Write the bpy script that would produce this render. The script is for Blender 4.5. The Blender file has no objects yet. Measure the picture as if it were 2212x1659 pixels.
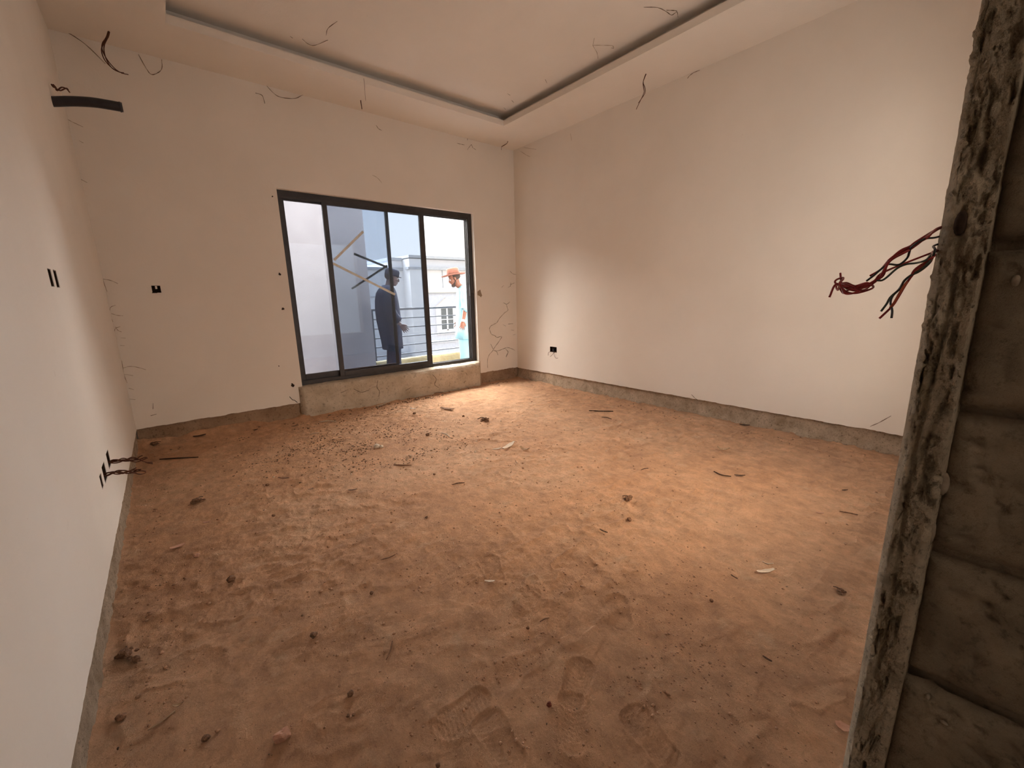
import bpy, bmesh, math, random
import numpy as np
from mathutils import Vector, Matrix, Euler
random.seed(7)
S = bpy.context.scene
COL = S.collection
PI = math.pi

# ------------------------------------------------------------------ camera, world, lights, exposure
cam_d = bpy.data.cameras.new('camera')
cam = bpy.data.objects.new('camera', cam_d)
COL.objects.link(cam)
cam_d.sensor_width = 36.0
cam_d.lens = 893.956 / 2212 * 36.0
cam_d.clip_start = 0.02
cam_d.clip_end = 300
_rx, _ro, _rz = 1.36156, -0.02327, -0.68964
cam.matrix_world = (Matrix.Translation((-4.19221, -4.9314, 1.27028)) @ Matrix.Rotation(_rz, 4, 'Z')
                    @ Matrix.Rotation(_rx, 4, 'X') @ Matrix.Rotation(_ro, 4, 'Z'))
S.camera = cam

S.view_settings.view_transform = 'Standard'
S.view_settings.look = 'None'
S.view_settings.gamma = 1.0
S.view_settings.use_curve_mapping = False
S.view_settings.exposure = 0.16

W_ = bpy.data.worlds.new('hazy_sky'); S.world = W_
W_.use_nodes = True
_n = W_.node_tree.nodes; _l = W_.node_tree.links
_bg = _n['Background']
_tc = _n.new('ShaderNodeTexCoord'); _sp = _n.new('ShaderNodeSeparateXYZ'); _rp = _n.new('ShaderNodeValToRGB')
_l.new(_tc.outputs['Generated'], _sp.inputs[0]); _l.new(_sp.outputs['Z'], _rp.inputs[0])
_rp.color_ramp.elements[0].position = 0.0; _rp.color_ramp.elements[0].color = (1.0, 0.99, 0.97, 1)
_rp.color_ramp.elements[1].position = 0.6; _rp.color_ramp.elements[1].color = (0.78, 0.88, 1.0, 1)
_l.new(_rp.outputs[0], _bg.inputs['Color'])
_bg.inputs['Strength'].default_value = 1.8

def lamp(name, kind, loc, rot, energy, color, **kw):
    d = bpy.data.lights.new(name, kind); d.energy = energy; d.color = color
    for k, v in kw.items(): setattr(d, k, v)
    o = bpy.data.objects.new(name, d); COL.objects.link(o)
    o.location = loc; o.rotation_euler = rot
    return o
def aim(o, d):
    o.rotation_euler = Vector(d).to_track_quat('-Z', 'Y').to_euler()
# hazy tropical sun standing behind the houses opposite, wide because of the haze
sun = lamp('hazy_sun', 'SUN', (3, 10, 12), (0, 0, 0), 62.0, (1.0, 0.965, 0.92), angle=math.radians(112))
aim(sun, (-0.22, -1.0, -0.90))
# added warm light at a guessed front opening, unseen behind the broken wall
fw = lamp('added_front_fill', 'AREA', (-1.35, -5.25, 1.5), (0, 0, 0), 11.0, (1.0, 0.74, 0.50), spread=math.radians(62), shape='RECTANGLE', size=1.7, size_y=1.6)
aim(fw, (-0.42, 1.0, -0.80))
# weak fill light added in the corridor behind the doorway, no source seen
cl = lamp('added_corridor_fill', 'AREA', (-4.0, -7.0, 2.6), (0, 0, 0), 8.0, (1.0, 0.86, 0.72), shape='RECTANGLE', size=1.0, size_y=1.0)
aim(cl, (0, 1, -0.6))

# ------------------------------------------------------------------ helpers
def tag(o, label=None, cat=None, group=None, kind=None):
    if label: o['label'] = label
    if cat: o['category'] = cat
    if group: o['group'] = group
    if kind: o['kind'] = kind
    return o
def empty(name, loc=(0, 0, 0), rz=0.0):
    o = bpy.data.objects.new(name, None); COL.objects.link(o)
    o.location = loc; o.rotation_euler = (0, 0, rz); o.empty_display_size = 0.1
    return o
def link_mesh(name, me, mat=None, parent=None, smooth=False):
    o = bpy.data.objects.new(name, me); COL.objects.link(o)
    if mat: me.materials.append(mat)
    if parent: o.parent = parent
    if smooth:
        me.polygons.foreach_set('use_smooth', [True] * len(me.polygons))
    return o
def np_mesh(name, V, F):
    me = bpy.data.meshes.new(name)
    V = np.asarray(V, dtype=np.float32); F = np.asarray(F, dtype=np.int32)
    me.vertices.add(len(V)); me.vertices.foreach_set('co', V.ravel())
    n = F.shape[1]
    me.loops.add(F.size); me.loops.foreach_set('vertex_index', F.ravel())
    me.polygons.add(len(F)); me.polygons.foreach_set('loop_start', np.arange(0, F.size, n, dtype=np.int32))
    me.update(calc_edges=True); me.validate()
    return me
def raw(name, V, F):
    me = bpy.data.meshes.new(name); me.from_pydata([tuple(v) for v in V], [], F); me.update()
    return me
class MB:
    def __init__(s): s.v = []; s.f = []
    def box(s, x0, x1, y0, y1, z0, z1):
        b = len(s.v)
        s.v += [(x, y, z) for z in (z0, z1) for y in (y0, y1) for x in (x0, x1)]
        s.f += [[b+i for i in q] for q in ((0, 2, 3, 1), (4, 5, 7, 6), (0, 1, 5, 4), (2, 6, 7, 3), (0, 4, 6, 2), (1, 3, 7, 5))]
        return s
    def add(s, V, F):
        b = len(s.v); s.v += [tuple(p) for p in V]; s.f += [[b+i for i in q] for q in F]; return s
    def tube(s, pts, r, n=6, cap=True):
        pts = [Vector(p) for p in pts]; m = len(pts)
        rs = r if isinstance(r, (list, tuple)) else [r]*m
        b = len(s.v); prev = None
        for i, p in enumerate(pts):
            d = (pts[min(i+1, m-1)] - pts[max(i-1, 0)])
            d = d.normalized() if d.length > 1e-9 else Vector((0, 0, 1))
            if prev is None:
                a = d.orthogonal().normalized()
            else:
                a = (prev - d*prev.dot(d)); a = a.normalized() if a.length > 1e-6 else d.orthogonal().normalized()
            prev = a; c = d.cross(a)
            for k in range(n):
                t = 2*PI*k/n
                s.v.append(tuple(p + (a*math.cos(t) + c*math.sin(t))*rs[i]))
        for i in range(m-1):
            for k in range(n):
                k2 = (k+1) % n
                s.f.append([b+i*n+k, b+i*n+k2, b+(i+1)*n+k2, b+(i+1)*n+k])
        if cap:
            s.f.append([b+k for k in range(n)][::-1]); s.f.append([b+(m-1)*n+k for k in range(n)])
        return s
    def rings(s, R, cap=True):
        """R: list of rings (equal lengths)"""
        b = len(s.v); n = len(R[0])
        for r in R: s.v += [tuple(p) for p in r]
        for i in range(len(R)-1):
            for k in range(n):
                k2 = (k+1) % n
                s.f.append([b+i*n+k, b+i*n+k2, b+(i+1)*n+k2, b+(i+1)*n+k])
        if cap:
            s.f.append([b+k for k in range(n)][::-1]); s.f.append([b+(len(R)-1)*n+k for k in range(n)])
        return s
    def ell(s, c, r, M=None, nu=16, nv=10):
        R = []
        for j in range(1, nv):
            t = PI*j/nv; ring = []
            for k in range(nu):
                a = 2*PI*k/nu
                p = Vector((r[0]*math.sin(t)*math.cos(a), r[1]*math.sin(t)*math.sin(a), -r[2]*math.cos(t)))
                if M is not None: p = M @ p
                ring.append(p + Vector(c))
            R.append(ring)
        return s.rings(R)
    def build(s, name, mat, parent=None, smooth=False, bevel=0.0):
        o = link_mesh(name, raw(name, s.v, s.f), mat, parent, smooth)
        if bevel:
            m = o.modifiers.new('bevel', 'BEVEL'); m.width = bevel; m.segments = 2; m.limit_method = 'ANGLE'
        return o

# vectorised value noise
def _hash(ix, iy, iz):
    h = (ix*374761393 + iy*668265263 + iz*2147483647*3 + 1013904223) & 0xFFFFFFFF
    h = ((h ^ (h >> 13)) * 1274126177) & 0xFFFFFFFF
    return ((h ^ (h >> 16)) & 0xFFFF) / 65535.0
def vnoise(x, y, z=None):
    x = np.asarray(x, float); y = np.asarray(y, float); z = np.zeros_like(x) if z is None else np.asarray(z, float)+np.zeros_like(x)
    X = np.floor(x).astype(np.int64); Y = np.floor(y).astype(np.int64); Z = np.floor(z).astype(np.int64)
    fx = x-X; fy = y-Y; fz = z-Z
    fx = fx*fx*(3-2*fx); fy = fy*fy*(3-2*fy); fz = fz*fz*(3-2*fz)
    r = 0
    for a in (0, 1):
        for b in (0, 1):
            for c in (0, 1):
                w = (fx if a else 1-fx)*(fy if b else 1-fy)*(fz if c else 1-fz)
                r = r + w*_hash(X+a, Y+b, Z+c)
    return r*2-1
def fbm(x, y, z=None, o=4, g=0.5):
    s = 0; a = 1; t = 0
    z = 0*np.asarray(x, float) if z is None else z
    for i in range(o):
        s = s + a*vnoise(np.asarray(x)*2**i+17*i, np.asarray(y)*2**i-9*i, np.asarray(z)*2**i); t += a; a *= g
    return s/t

def catmull(pts, k=5):
    P = [Vector(p) for p in pts]
    if len(P) < 3: return P
    out = []
    Q = [P[0]*2-P[1]] + P + [P[-1]*2-P[-2]]
    for i in range(1, len(Q)-2):
        for j in range(k):
            t = j/k
            a, b, c, d = Q[i-1], Q[i], Q[i+1], Q[i+2]
            out.append(0.5*((2*b)+(c-a)*t+(2*a-5*b+4*c-d)*t*t+(3*b-a-3*c+d)*t**3))
    out.append(P[-1]); return out

# ------------------------------------------------------------------ materials
def mat(name, base=(0.5, 0.5, 0.5), rough=0.8, metal=0.0, spec=0.3):
    m = bpy.data.materials.new(name); m.use_nodes = True
    b = m.node_tree.nodes['Principled BSDF']
    b.inputs['Base Color'].default_value = (*base, 1); b.inputs['Roughness'].default_value = rough
    b.inputs['Metallic'].default_value = metal; b.inputs['Specular IOR Level'].default_value = spec
    return m
class NT:
    """small node helper"""
    def __init__(s, m):
        s.t = m.node_tree; s.n = s.t.nodes; s.l = s.t.links; s.b = s.n['Principled BSDF']
        g = s.n.new('ShaderNodeNewGeometry'); s.pos = g.outputs['Position']
    def noise(s, scale, detail=6, rough=0.6, vec=None, stretch=None):
        v = vec or s.pos
        if stretch:
            mp = s.n.new('ShaderNodeMapping'); mp.inputs['Scale'].default_value = stretch
            s.l.new(v, mp.inputs['Vector']); v = mp.outputs[0]
        n = s.n.new('ShaderNodeTexNoise'); n.inputs['Scale'].default_value = scale
        n.inputs['Detail'].default_value = detail; n.inputs['Roughness'].default_value = rough
        s.l.new(v, n.inputs['Vector']); return n.outputs['Fac']
    def voro(s, scale, feature='F1'):
        n = s.n.new('ShaderNodeTexVoronoi'); n.feature = feature; n.inputs['Scale'].default_value = scale
        s.l.new(s.pos, n.inputs['Vector']); return n.outputs['Distance']
    def ramp(s, fac, stops):
        r = s.n.new('ShaderNodeValToRGB'); e = r.color_ramp.elements
        while len(e) < len(stops): e.new(0.5)
        for i, (p, c) in enumerate(stops):
            e[i].position = p; e[i].color = (*c, 1) if len(c) == 3 else c
        s.l.new(fac, r.inputs[0]); return r.outputs[0]
    def mix(s, a, b, f, mode='MIX'):
        m = s.n.new('ShaderNodeMix'); m.data_type = 'RGBA'; m.blend_type = mode
        for i, v in ((6, a), (7, b)):
            if isinstance(v, tuple): m.inputs[i].default_value = (*v, 1)
            else: s.l.new(v, m.inputs[i])
        if isinstance(f, (int, float)): m.inputs[0].default_value = f
        else: s.l.new(f, m.inputs[0])
        return m.outputs[2]
    def math(s, op, a, b=0.0):
        m = s.n.new('ShaderNodeMath'); m.operation = op
        for i, v in ((0, a), (1, b)):
            if isinstance(v, (int, float)): m.inputs[i].default_value = v
            else: s.l.new(v, m.inputs[i])
        return m.outputs[0]
    def bump(s, h, dist=0.01, strength=1.0, prev=None):
        b = s.n.new('ShaderNodeBump'); b.inputs['Distance'].default_value = dist; b.inputs['Strength'].default_value = strength
        s.l.new(h, b.inputs['Height'])
        if prev: s.l.new(prev, b.inputs['Normal'])
        s.l.new(b.outputs[0], s.b.inputs['Normal']); return b.outputs[0]
    def color(s, c): s.l.new(c, s.b.inputs['Base Color'])

def paint_mat():
    m = mat('cream_wall_paint', rough=0.75, spec=0.15); t = NT(m)
    a = t.ramp(t.noise(1.3, 5, 0.55), [(0.35, (0.77, 0.70, 0.62)), (0.65, (0.81, 0.74, 0.66))])
    sm = t.ramp(t.noise(9, 8, 0.7), [(0.66, (0, 0, 0)), (0.80, (1, 1, 1))])
    sm2 = t.math('MULTIPLY', sm, 0.28)
    c = t.mix(a, (0.50, 0.39, 0.29), sm2)
    sp = t.ramp(t.noise(34, 3, 0.9), [(0.735, (0, 0, 0)), (0.76, (1, 1, 1))])
    c = t.mix(c, (0.22, 0.15, 0.10), t.math('MULTIPLY', sp, 0.55))
    t.color(c)
    t.bump(t.noise(60, 4, 0.6), 0.0015, 0.5, t.bump(t.noise(5, 4, 0.5), 0.006, 0.35))
    return m
def cement_mat(name, lo, hi, bump=0.006, scale=18, dark=(0.05, 0.035, 0.02), dk=0.5):
    m = mat(name, rough=0.95, spec=0.1); t = NT(m)
    a = t.ramp(t.noise(scale*0.35, 8, 0.65), [(0.3, lo), (0.7, hi)])
    b = t.ramp(t.noise(scale*2.5, 6, 0.7), [(0.30, (1, 1, 1)), (0.46, (0, 0, 0))])
    b = t.math('MULTIPLY', b, dk)
    c = t.mix(a, dark, b)
    w = t.ramp(t.noise(scale*1.7, 5, 0.8), [(0.68, (0, 0, 0)), (0.76, (1, 1, 1))])
    w = t.math('MULTIPLY', w, 0.3)
    c = t.mix(c, (0.5, 0.42, 0.32), w)
    t.color(c)
    n1 = t.bump(t.noise(scale*2, 9, 0.75), bump*1.6, 1.0)
    t.bump(t.noise(scale*9, 4, 0.7), bump*0.35, 0.9, n1)
    return m
def floor_mat():
    m = mat('red_laterite_dirt', rough=0.97, spec=0.08); t = NT(m)
    a = t.ramp(t.noise(1.1, 7, 0.6), [(0.28, (0.62, 0.345, 0.20)), (0.52, (0.72, 0.42, 0.25)), (0.75, (0.80, 0.51, 0.325))])
    f = t.ramp(t.noise(14, 8, 0.72, stretch=(1, 0.6, 1)), [(0.34, (0.78, 0.78, 0.78)), (0.62, (1.08, 1.08, 1.06))])
    c = t.mix(a, f, 1.0, 'MULTIPLY')
    g = t.ramp(t.noise(70, 5, 0.75), [(0.30, (0.62, 0.58, 0.55)), (0.42, (1, 1, 1))])
    c = t.mix(c, g, 0.8, 'MULTIPLY')
    # pale dusting
    d = t.ramp(t.noise(5, 6, 0.7), [(0.56, (0, 0, 0)), (0.72, (1, 1, 1))])
    d = t.math('MULTIPLY', d, 0.45)
    c = t.mix(c, (0.80, 0.58, 0.38), d)
    e = t.ramp(t.noise(2.3, 8, 0.75, stretch=(1, 1.6, 1)), [(0.30, (0.86, 0.86, 0.87)), (0.5, (1, 1, 1)), (0.7, (1.10, 1.08, 1.05))])
    c = t.mix(c, e, 1.0, 'MULTIPLY')
    t.color(c)
    n1 = t.bump(t.noise(20, 10, 0.75), 0.022, 1.0)
    n2 = t.bump(t.noise(120, 6, 0.8), 0.007, 1.0, n1)
    return m
def noisy(name, a, b, scale=40, rough=0.85, bump=0.002, spec=0.2, metal=0.0):
    m = mat(name, rough=rough, spec=spec, metal=metal); t = NT(m)
    t.color(t.ramp(t.noise(scale, 5, 0.6), [(0.3, a), (0.7, b)]))
    if bump: t.bump(t.noise(scale*2, 5, 0.6), bump, 0.7)
    return m
def glass_mat(name, tint, dust, dcol=(0.80, 0.82, 0.85)):
    m = bpy.data.materials.new(name); m.use_nodes = True
    n = m.node_tree.nodes; l = m.node_tree.links; n.clear()
    out = n.new('ShaderNodeOutputMaterial'); tr = n.new('ShaderNodeBsdfTransparent'); gl = n.new('ShaderNodeBsdfGlossy')
    tr.inputs['Color'].default_value = (*tint, 1); gl.inputs['Roughness'].default_value = 0.0
    fr = n.new('ShaderNodeFresnel'); fr.inputs['IOR'].default_value = 1.45
    mx = n.new('ShaderNodeMixShader'); l.new(fr.outputs[0], mx.inputs[0]); l.new(tr.outputs[0], mx.inputs[1]); l.new(gl.outputs[0], mx.inputs[2])
    tl = n.new('ShaderNodeBsdfTranslucent'); df = n.new('ShaderNodeBsdfDiffuse')
    tl.inputs['Color'].default_value = (*dcol, 1); df.inputs['Color'].default_value = (*dcol, 1)
    md = n.new('ShaderNodeMixShader'); md.inputs[0].default_value = 0.35; l.new(tl.outputs[0], md.inputs[1]); l.new(df.outputs[0], md.inputs[2])
    g = n.new('ShaderNodeNewGeometry'); ns = n.new('ShaderNodeTexNoise'); ns.inputs['Scale'].default_value = 6; ns.inputs['Detail'].default_value = 6
    l.new(g.outputs['Position'], ns.inputs['Vector'])
    mr = n.new('ShaderNodeMapRange'); mr.inputs[1].default_value = 0.3; mr.inputs[2].default_value = 0.75
    mr.inputs[3].default_value = dust*0.7; mr.inputs[4].default_value = dust*1.4
    l.new(ns.outputs['Fac'], mr.inputs[0])
    m2 = n.new('ShaderNodeMixShader'); l.new(mr.outputs[0], m2.inputs[0]); l.new(mx.outputs[0], m2.inputs[1]); l.new(md.outputs[0], m2.inputs[2])
    l.new(m2.outputs[0], out.inputs['Surface'])
    return m

M = {}
M['paint'] = paint_mat()
M['cement'] = cement_mat('raw_cement', (0.26, 0.19, 0.125), (0.44, 0.34, 0.24), 0.008, 16)
M['strip'] = cement_mat('speckled_cement', (0.40, 0.29, 0.19), (0.72, 0.56, 0.41), 0.012, 26, (0.09, 0.055, 0.03), 0.75)
M['sill'] = cement_mat('sill_cement', (0.42, 0.335, 0.24), (0.66, 0.56, 0.44), 0.008, 12)
M['jamb'] = cement_mat('grey_mortar', (0.48, 0.40, 0.29), (0.88, 0.76, 0.58), 0.012, 34, (0.07, 0.048, 0.03), 0.65)
M['block'] = cement_mat('concrete_block', (0.20, 0.162, 0.115), (0.42, 0.345, 0.25), 0.007, 24, (0.025, 0.017, 0.01), 0.5)
M['floor'] = floor_mat()
M['dirty'] = cement_mat('dirt_stained_cement', (0.30, 0.185, 0.11), (0.46, 0.32, 0.21), 0.010, 14, (0.06, 0.03, 0.015), 0.7)
M['alu'] = noisy('dark_bronze_aluminium', (0.018, 0.016, 0.016), (0.04, 0.034, 0.032), 8, 0.45, 0.0, 0.5)
M['glass'] = glass_mat('dusty_pale_glass', (0.775, 0.805, 0.85), 0.008)
M['glass_blue'] = glass_mat('blue_tinted_glass', (0.635, 0.675, 0.725), 0.005)
M['tape'] = noisy('masking_tape', (0.62, 0.61, 0.54), (0.74, 0.73, 0.66), 30, 0.8, 0.0)
M['tape_dark'] = noisy('darker_tape', (0.22, 0.22, 0.19), (0.34, 0.33, 0.29), 30, 0.8, 0.0)  # darker tone of tape, for the strips on the rear sash
M['black_pipe'] = noisy('black_plastic_pipe', (0.010, 0.011, 0.015), (0.022, 0.023, 0.028), 20, 0.30, 0.001, 0.5)
M['hole'] = noisy('dark_box_interior', (0.02, 0.012, 0.008), (0.05, 0.03, 0.02), 60, 0.9, 0.002)
M['red'] = noisy('red_insulation', (0.22, 0.008, 0.012), (0.30, 0.015, 0.018), 30, 0.4, 0.0, 0.5)
M['orange'] = noisy('copper_red_insulation', (0.33, 0.055, 0.02), (0.42, 0.08, 0.03), 30, 0.4, 0.0, 0.5)
M['black'] = noisy('black_insulation', (0.010, 0.010, 0.012), (0.02, 0.02, 0.022), 30, 0.4, 0.0, 0.5)
M['green'] = noisy('dark_green_insulation', (0.018, 0.030, 0.022), (0.03, 0.045, 0.035), 30, 0.4, 0.0, 0.5)
M['oldwire'] = noisy('dusty_brown_wire', (0.06, 0.022, 0.014), (0.14, 0.055, 0.03), 60, 0.8, 0.001)
M['web'] = noisy('sooty_cobweb', (0.14, 0.095, 0.06), (0.24, 0.17, 0.11), 60, 0.95, 0.0)
M['webpale'] = noisy('pale_cobweb', (0.30, 0.21, 0.14), (0.40, 0.29, 0.20), 60, 0.95, 0.0)
M['ext'] = noisy('white_exterior_paint', (0.74, 0.74, 0.77), (0.80, 0.80, 0.82), 2, 0.85, 0.0)
M['ext_grey'] = noisy('grey_stone_facade', (0.54, 0.56, 0.63), (0.64, 0.66, 0.72), 6, 0.85, 0.0)
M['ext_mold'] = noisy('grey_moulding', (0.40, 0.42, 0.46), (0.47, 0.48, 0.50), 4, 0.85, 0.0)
M['ext_warm'] = noisy('cream_gable', (0.78, 0.68, 0.61), (0.84, 0.74, 0.66), 4, 0.85, 0.0)
M['pier'] = noisy('balcony_pier_paint', (0.26, 0.25, 0.265), (0.30, 0.29, 0.305), 3, 0.85, 0.001)
M['rail'] = noisy('dark_painted_steel', (0.035, 0.042, 0.055), (0.06, 0.068, 0.085), 20, 0.5, 0.0, 0.5)
M['kerb'] = cement_mat('sunlit_kerb_cement', (0.26, 0.20, 0.10), (0.40, 0.34, 0.21), 0.006, 12, (0.35, 0.24, 0.08), 0.6)
M['winglass'] = noisy('far_window_glass', (0.10, 0.11, 0.115), (0.16, 0.17, 0.17), 3, 0.2, 0.0, 0.6)
M['ground'] = noisy('street_ground', (0.10, 0.085, 0.065), (0.14, 0.12, 0.09), 1, 0.95, 0.0)
WEBS = [
  ('y', 'cobweb strand sagging from the ceiling corner at the far left', [[(-4.535, 0.0, 3.314), (-4.445, 0.0, 3.31), (-4.341, 0.0, 3.254), (-4.245, 0.0, 3.153)]]),
  ('y', 'looping cobweb strand under the ceiling edge right of the hanging cable', [[(-4.028, 0.0, 3.284), (-3.992, 0.0, 3.189), (-3.968, 0.0, 3.152), (-3.927, 0.0, 3.172), (-3.889, 0.0, 3.218), (-3.878, 0.0, 3.291)]]),
  ('y', 'dark cobweb swag under the ceiling edge above the window left end', [[(-3.111, 0.0, 3.315), (-3.04, 0.0, 3.245), (-2.976, 0.0, 3.228), (-2.855, 0.0, 3.25), (-2.761, 0.0, 3.308), (-2.635, 0.0, 3.314)], [(-3.203, 0.0, 3.212), (-3.15, 0.0, 3.201), (-3.134, 0.0, 3.14)]]),
  ('y', 'short dark cobweb tick below the stub hanging from the ceiling edge', [[(-2.028, 0.0, 3.191), (-2.005, 0.0, 3.157), (-1.965, 0.0, 3.15)]]),
  ('y', 'small tangled cobweb at the ceiling edge near the far corner', [[(-0.953, 0.0, 3.214), (-0.896, 0.0, 3.208), (-0.837, 0.0, 3.214)], [(-0.795, 0.0, 3.166), (-0.764, 0.0, 3.206), (-0.732, 0.0, 3.234), (-0.713, 0.0, 3.204), (-0.659, 0.0, 3.191)], [(-0.793, 0.0, 3.317), (-0.786, 0.0, 3.28)]]),
  ('y', 'faint brown cobweb scratch above the middle of the window', [[(-2.122, 0.0, 2.656), (-2.069, 0.0, 2.634), (-2.016, 0.0, 2.591)]]),
  ('y', 'large branching cobweb on the wall strip right of the window', [[(-0.26, 0.0, 1.178), (-0.201, 0.0, 1.154), (-0.131, 0.0, 1.187)], [(-0.201, 0.0, 1.154), (-0.191, 0.0, 1.113), (-0.178, 0.0, 1.06), (-0.25, 0.0, 1.022), (-0.35, 0.0, 0.946), (-0.396, 0.0, 0.891), (-0.463, 0.0, 0.866), (-0.522, 0.0, 0.841), (-0.538, 0.0, 0.796), (-0.505, 0.0, 0.725), (-0.448, 0.0, 0.703), (-0.405, 0.0, 0.671), (-0.315, 0.0, 0.676), (-0.378, 0.0, 0.598), (-0.455, 0.0, 0.523), (-0.501, 0.0, 0.469), (-0.554, 0.0, 0.427), (-0.59, 0.0, 0.349), (-0.591, 0.0, 0.232)], [(-0.493, 0.0, 0.48), (-0.383, 0.0, 0.469), (-0.291, 0.0, 0.489), (-0.214, 0.0, 0.5), (-0.122, 0.0, 0.473), (-0.059, 0.0, 0.442)], [(-0.457, 0.0, 0.482), (-0.413, 0.0, 0.448), (-0.393, 0.0, 0.404)], [(-0.518, 0.0, 0.581), (-0.478, 0.0, 0.502)], [(-0.238, 0.0, 0.478), (-0.201, 0.0, 0.432), (-0.235, 0.0, 0.357)]]),
  ('y', 'small forked cobweb high on the strip right of the window', [[(-0.123, 0.0, 1.434), (-0.085, 0.0, 1.451), (-0.03, 0.0, 1.468)], [(-0.162, 0.0, 1.4), (-0.124, 0.0, 1.417), (-0.107, 0.0, 1.468)], [(-0.117, 0.0, 1.638), (-0.073, 0.0, 1.599), (0.02, 0.0, 1.584)], [(-0.282, 0.0, 1.4), (-0.244, 0.0, 1.428)]]),
  ('y', 'short wavy cobweb by the far corner above the skirting', [[(-0.279, 0.0, 0.855), (-0.227, 0.0, 0.828)], [(-0.172, 0.0, 0.855), (-0.079, 0.0, 0.855)], [(-0.121, 0.0, 0.762), (-0.066, 0.0, 0.752)], [(-0.084, 0.0, 0.682), (-0.036, 0.0, 0.69)]]),
  ('y', 'upper cobweb wisps along the left corner beside the square wall hole', [[(-4.536, 0.0, 1.628), (-4.535, 0.0, 1.487), (-4.526, 0.0, 1.384)], [(-4.535, 0.0, 1.487), (-4.49, 0.0, 1.477), (-4.448, 0.0, 1.45)], [(-4.54, 0.0, 1.203), (-4.527, 0.0, 1.252), (-4.493, 0.0, 1.272)], [(-4.543, 0.0, 1.218), (-4.531, 0.0, 1.132)], [(-4.53, 0.0, 1.203), (-4.496, 0.0, 1.187), (-4.46, 0.0, 1.181)]]),
  ('y', 'knotted cobweb wisps in the left corner at mid height', [[(-4.542, 0.0, 1.033), (-4.525, 0.0, 1.075), (-4.492, 0.0, 1.09)], [(-4.522, 0.0, 1.089), (-4.511, 0.0, 1.06), (-4.492, 0.0, 1.044)], [(-4.506, 0.0, 0.994), (-4.474, 0.0, 0.989)], [(-4.518, 0.0, 0.93), (-4.49, 0.0, 0.925)]]),
  ('y', 'low cobweb wisps in the left corner above the skirting', [[(-4.529, 0.0, 0.799), (-4.535, 0.0, 0.681), (-4.526, 0.0, 0.598)], [(-4.532, 0.0, 0.733), (-4.481, 0.0, 0.742), (-4.428, 0.0, 0.724), (-4.385, 0.0, 0.698)], [(-4.535, 0.0, 0.678), (-4.478, 0.0, 0.658)], [(-4.523, 0.0, 0.551), (-4.493, 0.0, 0.531)], [(-4.533, 0.0, 0.454), (-4.496, 0.0, 0.443)]]),
  ('y', 'tiny cobweb hook low on the back wall left of the window', [[(-4.384, 0.0, 0.388), (-4.394, 0.0, 0.335)], [(-4.419, 0.0, 0.276), (-4.376, 0.0, 0.283)]]),
  ('y', 'pale cobweb wisp under the black pipe', [[(-4.533, 0.0, 2.69), (-4.51, 0.0, 2.674), (-4.455, 0.0, 2.653)], [(-4.535, 0.0, 2.26), (-4.502, 0.0, 2.239)], [(-4.496, 0.0, 2.548), (-4.474, 0.0, 2.534)]]),
  ('z', 'dark kinked cobweb hanging on the tray ceiling left part', [[(-2.79, -0.885, 3.45), (-2.811, -1.01, 3.45), (-2.774, -1.127, 3.45)], [(-2.932, -0.712, 3.45), (-2.88, -0.685, 3.45), (-2.83, -0.699, 3.45), (-2.758, -0.828, 3.45)], [(-3.022, -0.693, 3.45), (-3.0, -0.677, 3.45)]]),
  ('z', 'cobweb with a curl on the tray ceiling by its top edge', [[(-0.959, -2.729, 3.45), (-0.877, -2.8, 3.45), (-0.784, -2.82, 3.45), (-0.712, -2.824, 3.45), (-0.708, -2.866, 3.45), (-0.632, -2.832, 3.45)], [(-0.784, -2.82, 3.45), (-0.753, -2.862, 3.45), (-0.708, -2.866, 3.45)]]),
  ('z', 'forked faint cobweb on the tray ceiling right part', [[(-0.881, -2.161, 3.45), (-0.816, -2.227, 3.45), (-0.753, -2.275, 3.45), (-0.707, -2.26, 3.45), (-0.715, -2.237, 3.45)], [(-0.881, -2.161, 3.45), (-0.774, -2.123, 3.45), (-0.675, -2.055, 3.45)], [(-0.881, -2.161, 3.45), (-0.951, -2.237, 3.45)]]),
  ('z', 'speckled cobweb bits near the tray ceiling corner', [[(-0.924, -1.006, 3.45), (-0.875, -0.992, 3.45)], [(-0.779, -0.907, 3.45), (-0.734, -0.885, 3.45)], [(-0.739, -0.713, 3.45), (-0.693, -0.689, 3.45)], [(-0.802, -1.474, 3.45), (-0.737, -1.433, 3.45)]]),
  ('x', 'small dark cobweb fleck below the ceiling on the right wall', [[(0.0, -2.594, 3.265), (0.0, -2.62, 3.279), (0.0, -2.662, 3.289), (0.0, -2.712, 3.292)]]),
  ('x', 'cobweb wisps where the right wall meets the far ceiling corner', [[(0.0, -0.157, 3.254), (0.0, -0.302, 3.161), (0.0, -0.356, 3.137)], [(0.0, -0.715, 3.34), (0.0, -0.779, 3.352)], [(0.0, -1.098, 3.212), (0.0, -1.113, 3.129)], [(0.0, -0.232, 3.279), (0.0, -0.48, 3.193)]]),
  ('x', 'hair of cobweb above the skirting at the right wall end', [[(0.0, -4.319, 0.191), (0.0, -4.37, 0.237), (0.0, -4.43, 0.302)]]),
  ('x', 'cobweb tick above the skirting in the middle of the right wall', [[(0.0, -2.847, 0.204), (0.0, -2.895, 0.172), (0.0, -2.921, 0.156)]]),
]

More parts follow.
